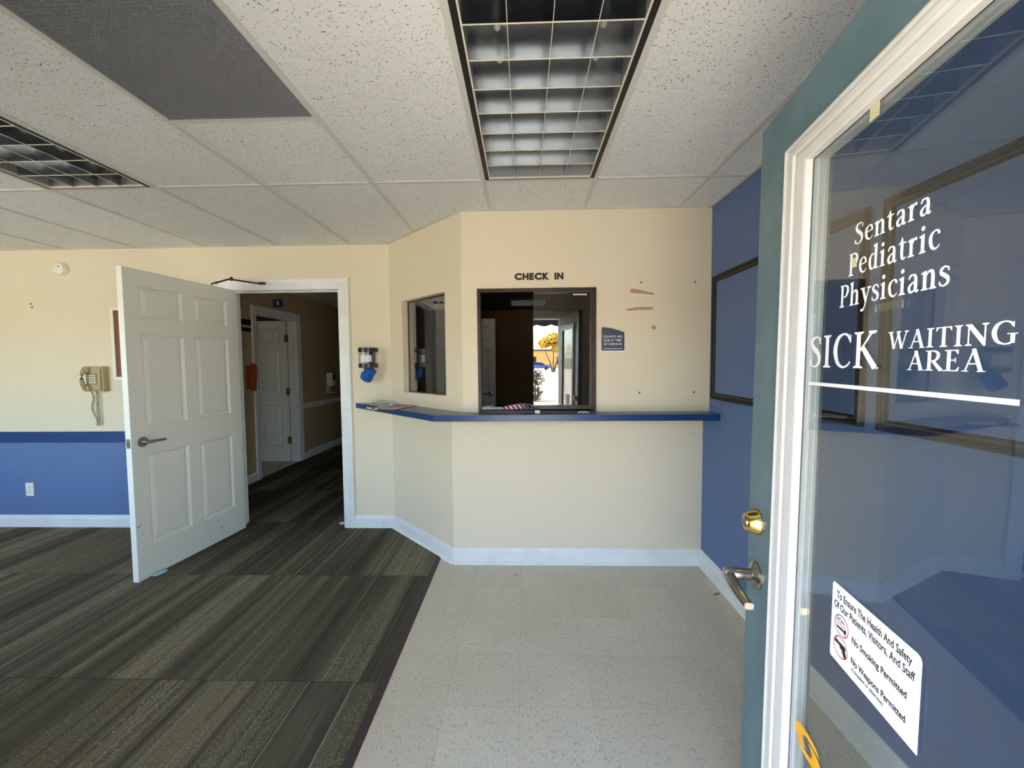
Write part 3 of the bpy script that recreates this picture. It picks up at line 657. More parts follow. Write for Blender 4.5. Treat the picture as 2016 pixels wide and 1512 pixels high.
GL = {
 'S': (0.62, [rib((0.52, 0.76, 0.07), (0.50, 0.90, 0.05), (0.36, 0.98, 0.055), (0.17, 0.92, 0.11), (0.12, 0.76, 0.145), (0.24, 0.60, 0.165), (0.40, 0.48, 0.170), (0.50, 0.32, 0.150), (0.46, 0.12, 0.115), (0.28, 0.02, 0.060), (0.12, 0.08, 0.055), (0.07, 0.25, 0.070)), lin_((0.53, 0.74, 0.045), (0.53, 0.94, 0.045)), lin_((0.06, 0.06, 0.045), (0.06, 0.26, 0.045))]),
 'I': (0.40, [stem(0.2, 0, 1), serif(0.2, 0, 0.34), serif(0.2, 1, 0.34, False)]),
 'C': (0.80, [rib((0.71, 0.78, 0.06), (0.62, 0.93, 0.08), (0.45, 0.985, 0.06), (0.24, 0.88, 0.125), (0.135, 0.64, 0.165), (0.135, 0.40, 0.165), (0.24, 0.14, 0.125), (0.45, 0.02, 0.065), (0.64, 0.08, 0.06), (0.73, 0.18, 0.05)), lin_((0.725, 0.72, 0.045), (0.725, 0.95, 0.045))]),
 'K': (0.83, [stem(0.19, 0, 1), serif(0.19, 0, 0.34), serif(0.19, 1, 0.34, False), lin_((0.24, 0.46, 0.06), (0.66, 0.98, 0.065)), serif(0.66, 1, 0.28, False), lin_((0.32, 0.60, 0.14), (0.56, 0.28, 0.165), (0.78, 0.02, 0.165)), rect(0.66, 0.90, 0, 0.035)]),
 'W': (1.12, [lin_((0.13, 1, 0.145), (0.36, 0, 0.145)), lin_((0.36, 0, 0.06), (0.60, 1, 0.06)), lin_((0.55, 0.94, 0.145), (0.78, 0, 0.145)), lin_((0.78, 0, 0.06), (1.03, 1, 0.06)), serif(0.14, 1, 0.32, False), serif(1.03, 1, 0.24, False), serif(0.60, 1, 0.26, False)]),
 'A': (0.80, [lin_((0.12, 0, 0.06), (0.42, 1.0, 0.06)), lin_((0.40, 1.02, 0.15), (0.68, 0, 0.155)), rect(0.21, 0.56, 0.32, 0.375), rect(0.0, 0.25, 0, 0.036), rect(0.53, 0.83, 0, 0.036)]),
 'T': (0.72, [stem(0.36, 0, 0.97), serif(0.36, 0, 0.34), rect(0.02, 0.70, 0.945, 1.0), poly((0.02, 0.80), (0.055, 0.80), (0.13, 0.95), (0.02, 0.95)), poly((0.70, 0.80), (0.665, 0.80), (0.59, 0.95), (0.70, 0.95))]),
 'N': (0.88, [stem(0.15, 0, 1, 0.06), serif(0.15, 0, 0.26), poly((0.02, 1), (0.26, 1), (0.76, 0.24), (0.76, -0.02), (0.70, -0.02), (0.10, 0.90), (0.02, 0.96)), stem(0.745, -0.02, 1, 0.06), serif(0.745, 1, 0.26, False)]),
 'G': (0.88, [rib((0.72, 0.78, 0.06), (0.63, 0.93, 0.08), (0.45, 0.985, 0.06), (0.24, 0.88, 0.125), (0.135, 0.64, 0.165), (0.135, 0.40, 0.165), (0.24, 0.14, 0.125), (0.45, 0.02, 0.065), (0.64, 0.05, 0.07), (0.74, 0.14, 0.08)), lin_((0.735, 0.72, 0.045), (0.735, 0.95, 0.045)), stem(0.72, 0.05, 0.44, 0.14), rect(0.54, 0.88, 0.425, 0.465)]),
 'R': (0.76, [stem(0.19, 0, 1), serif(0.19, 0, 0.34), rect(0.02, 0.3, 0.96, 1.0), rib((0.19, 0.972, 0.055), (0.40, 0.965, 0.07), (0.545, 0.86, 0.125), (0.555, 0.68, 0.14), (0.44, 0.51, 0.085), (0.24, 0.475, 0.055)), lin_((0.34, 0.50, 0.13), (0.54, 0.22, 0.16), (0.70, 0.02, 0.165)), rect(0.60, 0.83, 0, 0.036)]),
 'E': (0.64, [stem(0.19, 0, 1), rect(0.02, 0.56, 0, 0.05), rect(0.02, 0.54, 0.95, 1.0), rect(0.2, 0.46, 0.49, 0.54), poly((0.60, 0.20), (0.565, 0.20), (0.46, 0.04), (0.56, 0.0)), poly((0.55, 0.80), (0.515, 0.80), (0.42, 0.96), (0.55, 1.0)), rect(0.43, 0.465, 0.40, 0.63)]),
 'P': (0.66, [stem(0.19, 0, 1), serif(0.19, 0, 0.36), rect(0.02, 0.3, 0.96, 1.0), rib((0.19, 0.972, 0.055), (0.40, 0.965, 0.07), (0.56, 0.86, 0.135), (0.57, 0.66, 0.15), (0.44, 0.48, 0.085), (0.30, 0.45, 0.05))]),
 'e': (0.56, [rib((0.06 + 0.06, 0.37, 0.05), (0.49, 0.41, 0.05)), rib((0.485, 0.39, 0.10), (0.44, 0.58, 0.10), (0.30, 0.655, 0.055), (0.14, 0.53, 0.125), (0.11, 0.32, 0.15), (0.18, 0.11, 0.125), (0.33, 0.02, 0.07), (0.46, 0.07, 0.05), (0.51, 0.15, 0.04))]),
 'n': (0.68, [stem(0.17, 0, XH), serif(0.17, 0, 0.30), flag_(0.17, XH), rib((0.22, 0.50, 0.05), (0.34, 0.625, 0.075), (0.46, 0.60, 0.13), (0.505, 0.44, 0.15), (0.505, 0.0, 0.15)), serif(0.505, 0, 0.30)]),
 't': (0.42, [rib((0.18, 0.86, 0.03), (0.18, 0.62, 0.14), (0.18, 0.22, 0.145), (0.22, 0.06, 0.12), (0.32, 0.03, 0.06), (0.40, 0.09, 0.04)), rect(0.0, 0.39, 0.60, 0.655), poly((0.03, 0.62), (0.20, 0.86), (0.20, 0.62))]),
 'a': (0.58, [rib((0.09, 0.50, 0.06), (0.16, 0.62, 0.09), (0.28, 0.645, 0.06), (0.38, 0.58, 0.12), (0.405, 0.42, 0.145), (0.405, 0.12, 0.145), (0.46, 0.03, 0.09), (0.55, 0.07, 0.05)), rib((0.40, 0.39, 0.05), (0.22, 0.33, 0.075), (0.115, 0.20, 0.13), (0.15, 0.06, 0.11), (0.26, 0.03, 0.07), (0.38, 0.13, 0.05))]),
 'r': (0.48, [stem(0.17, 0, XH), serif(0.17, 0, 0.32), flag_(0.17, XH), rib((0.22, 0.48, 0.05), (0.32, 0.62, 0.09), (0.43, 0.60, 0.12))]),
 'd': (0.66, [stem(0.475, 0.03, 1.03), flag_(0.475, 1.03), rect(0.42, 0.66, 0.0, 0.05), rib((0.46, 0.58, 0.05), (0.32, 0.645, 0.06), (0.16, 0.54, 0.125), (0.115, 0.32, 0.15), (0.17, 0.10, 0.125), (0.29, 0.03, 0.07), (0.46, 0.14, 0.05))]),
 'i': (0.35, [stem(0.17, 0, XH), serif(0.17, 0, 0.31), flag_(0.17, XH), poly(*[(0.165 + 0.088 * math.cos(a * PI / 6), 0.88 + 0.088 * math.sin(a * PI / 6)) for a in range(12)])]),
 'c': (0.53, [rib((0.46, 0.50, 0.10), (0.43, 0.60, 0.09), (0.30, 0.65, 0.055), (0.14, 0.53, 0.125), (0.11, 0.32, 0.15), (0.18, 0.11, 0.125), (0.32, 0.02, 0.07), (0.44, 0.07, 0.05), (0.49, 0.14, 0.04))]),
 'h': (0.68, [stem(0.17, 0, 1.03), serif(0.17, 0, 0.30), flag_(0.17, 1.03), rib((0.22, 0.50, 0.05), (0.34, 0.625, 0.075), (0.46, 0.60, 0.13), (0.505, 0.44, 0.15), (0.505, 0.0, 0.15)), serif(0.505, 0, 0.30)]),
 'y': (0.64, [lin_((0.15, 0.65, 0.14), (0.36, 0.06, 0.14)), rib((0.54, 0.65, 0.06), (0.38, 0.12, 0.07), (0.28, -0.18, 0.08), (0.17, -0.29, 0.11), (0.05, -0.27, 0.10)), serif(0.14, XH, 0.30, False), serif(0.54, XH, 0.24, False)]),
 's': (0.46, [rib((0.39, 0.50, 0.05), (0.35, 0.61, 0.05), (0.23, 0.645, 0.06), (0.11, 0.57, 0.11), (0.11, 0.45, 0.125), (0.24, 0.36, 0.14), (0.36, 0.26, 0.135), (0.37, 0.11, 0.11), (0.22, 0.02, 0.055), (0.10, 0.06, 0.05), (0.06, 0.17, 0.05)), lin_((0.395, 0.48, 0.035), (0.395, 0.62, 0.035)), lin_((0.05, 0.04, 0.035), (0.05, 0.18, 0.035))]),
 ' ': (0.30, []),
}
def serif_text(s, x0, x1, z0, zc, y, track=0.045):
    """flat lettering with baseline z0 and cap height reaching zc, filling x0..x1"""
    adv = 0.0; place = []
    for ch in s: place.append((ch, adv)); adv += GL[ch][0] + track
    tot = adv - track; bm = bmesh.new(); sx = (x1 - x0) / tot; sz = zc - z0; kz = 0.0
    for ch, a in place:
        for kind, pts in GL[ch][1]:
            kz += 1; yy = y - (kz % 7) * 0.00001
            P = lambda px, py: bm.verts.new((x0 + (a + px) * sx, yy, z0 + py * sz))
            if kind == 'P': bm.faces.new([P(*p) for p in pts]); continue
            L = []
            for i, p in enumerate(pts):
                q0 = pts[max(i - 1, 0)]; q1 = pts[min(i + 1, len(pts) - 1)]; tx, ty = q1[0] - q0[0], q1[1] - q0[1]; l = math.hypot(tx, ty) or 1
                nx, ny = -ty / l * p[2] / 2, tx / l * p[2] / 2
                L.append((P(p[0] + nx, p[1] + ny), P(p[0] - nx, p[1] - ny)))
            for A, B in zip(L, L[1:]): bm.faces.new((A[0], A[1], B[1], B[0]))
    return bm
LT = [('Sentara', 0.378, 0.532, 1.5975, 1.631), ('Pediatric', 0.3655, 0.548, 1.549, 1.5855), ('Physicians', 0.345, 0.5655, 1.500, 1.537),
      ('SICK', 0.256, 0.4448, 1.397, 1.455), ('WAITING', 0.467, 0.650, 1.4255, 1.4500), ('AREA', 0.5045, 0.6165, 1.396, 1.4215)]
for s, a, b, z0, zc in LT: link_mesh('lettering', serif_text(s, a, b, z0, zc, GY), M['vinyl'], door2)
link_mesh('rule_line', nbox(0.2569, 0.6555, GY, GY + 0.0004, 1.3625, 1.3688), M['vinyl'], door2)
# notice sticker
SX0, SX1, SZ0, SZ1 = 0.3645, 0.5580, 0.8940, 1.0270
bm = bmesh.new(); c = 0.008
xz_prism(bm, [(SX0 + 0.003, SZ0), (SX1, SZ0), (SX1, SZ1 - c), (SX1 - c * 0.3, SZ1 - c * 0.3), (SX1 - c, SZ1), (SX0 + c * 0.5, SZ1), (SX0, SZ1 - c * 0.5), (SX0, SZ0 + 0.003)], GY - 0.0001, GY + 0.0004)
stk = link_mesh('notice_sticker', bm, M['paper'], door2); stk['label'] = 'white notice sticker about smoking and weapons'
SY = GY - 0.0004
def sans(s, x0, x1, z0, z1, y, parent, m, bold=0.012, cap=None): return link_mesh('lettering', fit_text(text_mesh(s, 1.0, bold), x0, x1, z0, z1, y, cap), m, parent)
CAPH = (0.0, 0.73)
sans('To Ensure The Health And Safety', SX0 + 0.013, SX1 - 0.015, SZ0 + 0.1105, SZ0 + 0.1230, SY, stk, M['ink'], 0.02, CAPH)
sans('Of Our Patients, Visitors, And Staff', SX0 + 0.007, SX1 - 0.009, SZ0 + 0.0920, SZ0 + 0.1045, SY, stk, M['ink'], 0.02, CAPH)
sans('No Smoking Permitted', SX0 + 0.057, SX1 - 0.021, SZ0 + 0.0590, SZ0 + 0.0700, SY, stk, M['ink'], 0.025, CAPH)
sans('No Weapons Permitted', SX0 + 0.057, SX1 - 0.021, SZ0 + 0.0250, SZ0 + 0.0360, SY, stk, M['ink'], 0.025, CAPH)
sans('(Concealed or otherwise)', SX0 + 0.059, SX0 + 0.131, SZ0 + 0.0140, SZ0 + 0.0200, SY, stk, M['ink'], 0.02, CAPH)
def ring(bm, cx, cz, rx, rz, w, y, a0=0, a1=2 * PI, n=40):
    L = []
    for i in range(n + 1):
        a = a0 + (a1 - a0) * i / n
        L.append((bm.verts.new((cx + rx * math.cos(a), y, cz + rz * math.sin(a))), bm.verts.new((cx + (rx - w) * math.cos(a), y, cz + (rz - w) * math.sin(a)))))
    for A, B in zip(L, L[1:]): bm.faces.new((A[0], A[1], B[1], B[0]))
def flat_poly(bm, pts, y): bm.faces.new([bm.verts.new((p[0], y, p[1])) for p in pts])
for k, cz in enumerate((SZ0 + 0.0680, SZ0 + 0.0310)):
    cx = SX0 + 0.029; bm = bmesh.new(); R_ = 0.019
    ring(bm, cx, cz, R_, R_ * 0.92, 0.0016, SY)
    s = 0.68; dx, dz = R_ * s, R_ * 0.92 * s
    flat_poly(bm, [(cx - dx - 0.0008, cz + dz), (cx - dx + 0.0008, cz + dz + 0.0008), (cx + dx + 0.0008, cz - dz), (cx + dx - 0.0008, cz - dz - 0.0008)], SY - 0.0002)
    link_mesh('prohibition_ring', bm, M['red_ink'], stk)
    bm = bmesh.new()
    if k == 0:
        flat_poly(bm, [(cx - 0.012, cz - 0.004), (cx + 0.012, cz - 0.004), (cx + 0.012, cz - 0.0075), (cx - 0.012, cz - 0.0075)], SY - 0.0001)
        ring(bm, cx - 0.004, cz + 0.004, 0.009, 0.007, 0.0013, SY - 0.0001, 0.2, 4.2, 18)
        ring(bm, cx + 0.003, cz + 0.003, 0.006, 0.0055, 0.0012, SY - 0.0001, -0.5, 2.6, 14)
        flat_poly(bm, [(cx + 0.008, cz - 0.001), (cx + 0.013, cz - 0.001), (cx + 0.013, cz - 0.0075), (cx + 0.008, cz - 0.0075)], SY - 0.00012)
    else:
        flat_poly(bm, [(cx - 0.016, cz + 0.0075), (cx + 0.012, cz + 0.0075), (cx + 0.0145, cz + 0.004), (cx + 0.0125, cz + 0.001), (cx + 0.0165, cz - 0.010), (cx + 0.0085, cz - 0.0115), (cx + 0.0045, cz - 0.001), (cx - 0.001, cz - 0.0025), (cx - 0.003, cz + 0.002), (cx - 0.016, cz + 0.002)], SY - 0.0001)
    link_mesh('pictogram', bm, M['ink'], stk)
# golden round emblem low on the glass
bm = bmesh.new(); EC = (0.3077, 0.6671)
EA = [(.2589, .6729), (.2647, .682), (.276, .6877), (.2924, .6912), (.3082, .6923), (.3237, .6916), (.3388, .689), (.3512, .6801), (.3358, .6808), (.3208, .6813), (.3052, .6818), (.2935, .6787), (.2878, .6734), (.2892, .6669), (.2967, .6616), (.3061, .6595), (.2953, .6558), (.2807, .6567), (.2696, .6613), (.2616, .6667)]
for q_ in (EA, [(2 * EC[0] - a, 2 * EC[1] - b) for a, b in EA]):
    f = bm.faces.new([bm.verts.new((a, GY, b)) for a, b in q_])
bmesh.ops.triangulate(bm, faces=bm.faces[:])
o = link_mesh('emblem', bm, M['orange_vinyl'], door2); o['label'] = 'golden yellow round swirl decal'
def tape(x0, x1, z0, z1, m, nm='tape_piece'):
    return link_mesh(nm, nbox(x0, x1, GY - 0.0003, GY + 0.0004, z0, z1), m, door2)
tape(0.4017, 0.4223, 1.780, 1.803, M['tape'])['label'] = 'yellowed square of tape'
tape(0.3745, 0.386, 1.562, 1.577, M['tape'])
tape(0.4365, 0.4908, 1.482, 1.494, M['film'])

# ------------------------------------------------------------------ interior windows
# angled side window: plain pane set back in a plastered opening
w1 = struct_root('window_1', (XA, D2, 0), ang)
a0, a1, wz0, wz1 = LA - 0.795, LA - 0.190, 1.178, 1.908
bm = bmesh.new(); sweep_rect(bm, a0 + 0.0005, a1 - 0.0005, wz0 + 0.0005, wz1 - 0.0005, [(0, 0.098), (0, 0.0), (0.003, 0.0), (0.003, 0.098), (0, 0.098)])
link_mesh('window_liner', bm, M['cream'], w1)
bm = bmesh.new(); sweep_rect(bm, a0 + 0.003, a1 - 0.003, wz0 + 0.003, wz1 - 0.003, [(0, 0.062), (0, 0.048), (0.005, 0.048), (0.005, 0.062), (0, 0.062)])
bmesh.ops.recalc_face_normals(bm, faces=bm.faces[:]); link_mesh('window_frame', bm, M['bronze'], w1)
link_mesh('window_pane', nbox(a0 + 0.006, a1 - 0.006, 0.052, 0.057, wz0 + 0.006, wz1 - 0.006), M['glass_strong'], w1)
bm = nbox(a1 - 0.016, a1 - 0.003, 0.030, 0.052, wz0 + 0.05, wz0 + 0.14, 0.002); link_mesh('latch', bm, M['white_plastic'], w1)
# check-in window
w2 = struct_root('window_2', (0, D1, 0))
fx0, fx1, fz0, fz1 = -0.304, 0.478, CT, 1.897
bm = bmesh.new()
def frame_u(bm, x0, x1, z0, z1, prof):
    L = [[bm.verts.new(p) for p in ((x0 + i, y, z0), (x0 + i, y, z1 - i), (x1 - i, y, z1 - i), (x1 - i, y, z0))] for i, y in prof]
    for A, B in zip(L, L[1:]):
        for k in range(3): bm.faces.new((A[k], A[k + 1], B[k + 1], B[k]))
    bmesh.ops.recalc_face_normals(bm, faces=bm.faces[:])
frame_u(bm, fx0, fx1, fz0, fz1, [(0.0, 0.1), (0.0, -0.008), (0.006, -0.008), (0.006, 0.006), (0.013, 0.006), (0.013, 0.026), (0.018, 0.026), (0.018, 0.070), (0.013, 0.075), (0.013, 0.1), (0.0, 0.1)])
link_mesh('window_frame', bm, M['bronze'], w2)
link_mesh('window_track', nbox(fx0 + 0.01, fx1 - 0.01, 0.006, 0.100, CT + 0.0005, CT + 0.007), M['black'], w2)
sash = link_mesh('sliding_sash', nbox(0.067, fx1 - 0.018, 0.036, 0.060, CT + 0.012, CT + 0.040, 0.002), M['bronze'], w2)
bm = nbox(0.067, fx1 - 0.018, 0.036, 0.060, fz1 - 0.026, fz1 - 0.016, 0.001); box(bm, fx1 - 0.034, fx1 - 0.018, 0.036, 0.060, CT + 0.04, fz1 - 0.02, 0.002); link_mesh('sash_rail', bm, M['bronze'], sash)
link_mesh('sash_pane', nbox(0.066, fx1 - 0.030, 0.046, 0.051, CT + 0.034, fz1 - 0.024), M['glass_win'], sash)
link_mesh('white_strip', nbox(0.333, 0.424, 0.0445, 0.046, fz1 - 0.042, fz1 - 0.033), M['white_plastic'], sash)  # thin white strip near the top of the pane

# ------------------------------------------------------------------ counter
ctr = thing('countertop', 'navy blue counter shelf running under the check in window', 'counter', (0, 0, CT))
cpts = [(-1.395, 3.436), (-0.577, 2.612), (-0.568, 2.606), (-0.556, 2.603), (XR - 0.001, 2.603), (XR - 0.001, D1b + 0.20), (-0.304, D1b + 0.20), (-0.304, D1b + 0.001), (XB2, D1b + 0.0005), (XA, D2 - 0.0005), (-1.421, D2 - 0.0005)]
bm = bmesh.new(); prism(bm, [(p[0], p[1]) for p in cpts], -0.0395, 0.0, 0.0); link_mesh('counter_slab', bm, M['counter_top'], ctr)
bm = bmesh.new(); ep = [(-1.423, D2 - 0.001), (-1.397, 3.434), (-0.579, 2.610), (-0.569, 2.604), (-0.556, 2.601), (XR - 0.0005, 2.601)]
for p, q_ in zip(ep, ep[1:]):
    bm.faces.new([bm.verts.new(v) for v in ((p[0], p[1], -0.040), (q_[0], q_[1], -0.040), (q_[0], q_[1], 0.0003), (p[0], p[1], 0.0003))])
bmesh.ops.remove_doubles(bm, verts=bm.verts[:], dist=1e-5); link_mesh('edge_band', bm, M['navy'], ctr)

# ------------------------------------------------------------------ ceiling fixtures
def troffer(name, label, x0, y1, rz=0.0):
    """2 x 4 ft recessed fixture with a parabolic louver; x0..x0+T, y1-2T..y1"""
    t = thing(name, label, 'ceiling light', (x0 + T / 2, y1 - T, H), rz, None)
    hx, hy = T / 2 - 0.012, T - 0.012; bm = bmesh.new()
    for x_0, x_1, y_0, y_1 in ((-hx, -hx + 0.004, -hy, hy), (hx - 0.004, hx, -hy, hy), (-hx, hx, -hy, -hy + 0.004), (-hx, hx, hy - 0.004, hy)): box(bm, x_0, x_1, y_0, y_1, 0.0, 0.125)
    box(bm, -hx, hx, -hy, hy, 0.12, 0.125); link_mesh('housing', bm, M['fixture_black'], t)
    bm = bmesh.new()
    for q_ in ((-hx, -hx + 0.022, -hy, hy), (hx - 0.022, hx, -hy, hy), (-hx, hx, -hy, -hy + 0.010), (-hx, hx, hy - 0.010, hy)): box(bm, *q_, -0.0005, 0.004)
    link_mesh('trim_ring', bm, M['fixture_black'], t)
    ix, iy = hx - 0.022, hy - 0.010; bm = bmesh.new()
    for sx in (-1, 1):
        box(bm, min(sx * ix, sx * (ix - 0.004)), max(sx * ix, sx * (ix - 0.004)), -iy, iy, -0.001, 0.010)
        box(bm, min(sx * ix, sx * (ix - 0.006)), max(sx * ix, sx * (ix - 0.006)), -iy, iy, -0.002, 0.002)
        box(bm, -ix, ix, min(sx * iy, sx * (iy - 0.006)), max(sx * iy, sx * (iy - 0.006)), -0.001, 0.008)
    link_mesh('frame', bm, M['fixture_lip'], t)
    bm = bmesh.new(); box(bm, -hx + 0.004, hx - 0.004, -hy + 0.004, hy - 0.004, 0.108, 0.112)
    for sx in (-1, 1):
        box(bm, min(sx * ix, sx * (ix - 0.003)), max(sx * ix, sx * (ix - 0.003)), -iy, iy, 0.0105, 0.105)
        box(bm, -ix, ix, min(sx * iy, sx * (iy - 0.003)), max(sx * iy, sx * (iy - 0.003)), 0.0085, 0.105)
    link_mesh('reflector', bm, M['reflector'], t)
    bm = bmesh.new()
    for i in range(1, 8): y = -iy + 0.006 + i * (2 * iy - 0.012) / 8; box(bm, -ix + 0.004, ix - 0.004, y - 0.0014, y + 0.0014, -0.0012, 0.0016)
    for i in range(1, 4): x = -ix + 0.004 + i * (2 * ix - 0.008) / 4; box(bm, x - 0.0011, x + 0.0011, -iy + 0.006, iy - 0.006, -0.0008, 0.0014)
    link_mesh('blade_glint', bm, M['fixture_lip'], t)  # pale strips paint the bright glint along the blade bottoms
    # parabolic blades
    prof = [(0.0008, 0.0), (0.0018, 0.018), (0.0042, 0.040), (0.0080, 0.061), (0.0142, 0.079), (0.0220, 0.092)]
    bm = bmesh.new(); nc, nr = 4, 8; cx = (2 * ix - 0.008) / nc; cy = (2 * iy - 0.012) / nr
    def blade(p, q_, horiz):
        A = []; B = []
        for s in (-1, 1):
            for w_, z in (prof if s > 0 else reversed(prof)):
                if horiz: A.append(bm.verts.new((p[0], p[1] + s * w_, z))); B.append(bm.verts.new((q_[0], q_[1] + s * w_, z)))
                else: A.append(bm.verts.new((p[0] + s * w_, p[1], z))); B.append(bm.verts.new((q_[0] + s * w_, q_[1], z)))
        n = len(A)
        for i in range(n): bm.faces.new((A[i], A[(i + 1) % n], B[(i + 1) % n], B[i]))
    for i in range(1, nr): blade((-ix + 0.004, -iy + 0.006 + i * cy), (ix - 0.004, -iy + 0.006 + i * cy), True)
    for i in range(1, nc): blade((-ix + 0.004 + i * cx, -iy + 0.006), (-ix + 0.004 + i * cx, iy - 0.006), False)
    bmesh.ops.recalc_face_normals(bm, faces=bm.faces[:]); link_mesh('louver', bm, M['alum'], t, True)
    for x in (-0.17, 0.0, 0.17):
        bm = bmesh.new(); tube(bm, [(x, -hy + 0.03, 0.092), (x, hy - 0.03, 0.092)], 0.0127, 12); link_mesh('fluorescent_tube', bm, M['tube'], t, True)
    return t
troffer('ceiling_light', 'unlit louvered ceiling light directly in front of the CHECK IN window', X0, YC)
troffer('ceiling_light', 'louvered ceiling light catching daylight glare, left of the gray return grille', X0 - 4 * T, YC)
tl = troffer('ceiling_light', 'ceiling light far inside the dark office seen through the check in window', -0.25, 7.35, 0.0)
tl.location = (0.075, 6.75, H - 0.03); tl.scale = (1.0, 0.54, 1.0)
vt = thing('ceiling_vent', 'large gray egg-crate return air grille in the ceiling', 'vent', (X0 - 1.5 * T, YC - 2 * T, H))
hx, hy = T / 2 - 0.012, T - 0.012; bm = bmesh.new()
sweep = [(-hx, -hx + 0.006, -hy, hy), (hx - 0.006, hx, -hy, hy), (-hx, hx, -hy, -hy + 0.006), (-hx, hx, hy - 0.006, hy)]
for s in sweep: box(bm, *s, -0.0005, 0.02)
link_mesh('frame', bm, M['vent_metal'], vt)
bm = bmesh.new(); p_ = 0.0127
n = int(2 * hx / p_)
for i in range(1, n): x = -hx + 2 * hx * i / n; box(bm, x - 0.0011, x + 0.0011, -hy, hy, 0.0005, 0.0135)
n = int(2 * hy / p_)
for i in range(1, n): y = -hy + 2 * hy * i / n; box(bm, -hx, hx, y - 0.0011, y + 0.0011, 0.0008, 0.0132)
link_mesh('grille', bm, M['vent_metal'], vt)
link_mesh('duct_liner', nbox(-hx, hx, -hy, hy, 0.16, 0.165), M['plenum'], vt)

# ------------------------------------------------------------------ things on the left wall
sd = thing('smoke_detector', 'round white smoke detector high on the cream wall', 'smoke detector', (-3.905, D2, 2.23))
bm = bmesh.new(); lathe(bm, [(0, 0), (0.058, 0.0), (0.058, 0.008), (0, 0.008)], Matrix.Rotation(PI / 2, 4, 'X'), 32); link_mesh('mounting_plate', bm, M['white_plastic'], sd, True)
bm = bmesh.new(); lathe(bm, [(0.052, 0.007), (0.055, 0.014), (0.054, 0.030), (0.046, 0.040), (0.0, 0.043)], Matrix.Rotation(PI / 2, 4, 'X'), 32); link_mesh('cover', bm, M['white_plastic'], sd, True)
bm = bmesh.new(); lathe(bm, [(0, 0.040), (0.007, 0.040), (0.007, 0.0445), (0, 0.0445)], Matrix.Translation((0.010, 0, 0.018)) @ Matrix.Rotation(PI / 2, 4, 'X'), 14); link_mesh('test_button', bm, M['gray_plastic'], sd)
bm = bmesh.new(); lathe(bm, [(0, 0.040), (0.003, 0.040), (0.003, 0.0445), (0, 0.0445)], Matrix.Translation((-0.020, 0, 0.014)) @ Matrix.Rotation(PI / 2, 4, 'X'), 10); link_mesh('indicator', bm, M['gray_plastic'], sd)

ph = thing('wall_phone', 'beige push button wall phone with handset and hanging cord', 'phone', (-3.655, D2, 1.195))
bm = bmesh.new()
xz_prism(bm, [(-0.055, 0.012), (-0.045, 0.0), (0.088, 0.0), (0.098, 0.012), (0.098, 0.200), (0.088, 0.212), (-0.045, 0.212), (-0.055, 0.200)], -0.062, 0.0)
bmesh.ops.bevel(bm, geom=[e for e in bm.edges if all(v.co.y < -0.05 for v in e.verts)], offset=0.014, segments=3, affect='EDGES'); link_mesh('body', bm, M['beige'], ph, True)
hs = bmesh.new()
tube(hs, [(-0.030, -0.062, 0.012), (-0.032, -0.074, 0.030), (-0.034, -0.096, 0.060), (-0.034, -0.102, 0.105), (-0.034, -0.096, 0.150), (-0.032, -0.076, 0.180), (-0.030, -0.062, 0.200)], [0.020, 0.023, 0.016, 0.014, 0.016, 0.024, 0.021], 16)
for z in (0.032, 0.178): lathe(hs, [(0, 0), (0.026, 0.0), (0.027, 0.012), (0.020, 0.034), (0, 0.036)], Matrix.Translation((-0.018, -0.050, z)) @ Matrix.Rotation(PI / 2, 4, 'X'), 20)
link_mesh('handset', hs, M['beige'], ph, True)
pad = link_mesh('keypad', nbox(-0.008, 0.056, -0.067, -0.060, 0.060, 0.150, 0.002), M['beige_dark'], ph)
for r_ in range(4):
    for c_ in range(3): link_mesh('key', nbox(-0.002 + c_ * 0.019, 0.011 + c_ * 0.019, -0.071, -0.066, 0.070 + r_ * 0.020, 0.082 + r_ * 0.020, 0.0015), M['white_plastic'], pad)
bm = bmesh.new(); pts = []
for i in range(150):
    f = i / 149; a = f * 2 * PI * 22; pts.append((-0.035 + 0.035 * f + 0.014 * math.sin(f * 9) + 0.008 * math.cos(a), -0.03 + 0.008 * math.sin(a), 0.006 - 0.300 * f))
tube(bm, pts, 0.0028, 6); 
pts = [(0.012 + 0.010 * math.cos(i * 0.9) , -0.024 + 0.010 * math.sin(i * 0.9), -0.295 + 0.300 * i / 119) for i in range(120)]
tube(bm, pts, 0.0026, 6); link_mesh('coiled_cord', bm, M['cord'], ph, True)

pf = thing('picture_frame', 'white framed picture half hidden behind the open white door', 'picture', (-3.50, D2, 1.29))
bm = bmesh.new(); sweep_rect(bm, 0, 0.50, 0, 0.615, [(0, 0.0), (0, -0.018), (0.026, -0.018), (0.026, -0.008), (0.026, 0.0)]); bmesh.ops.recalc_face_normals(bm, faces=bm.faces[:]); link_mesh('frame', bm, M['white_plastic'], pf)
bm = nbox(0.026, 0.474, -0.007, -0.001, 0.026, 0.589); link_mesh('print', bm, M['maroon'], pf)

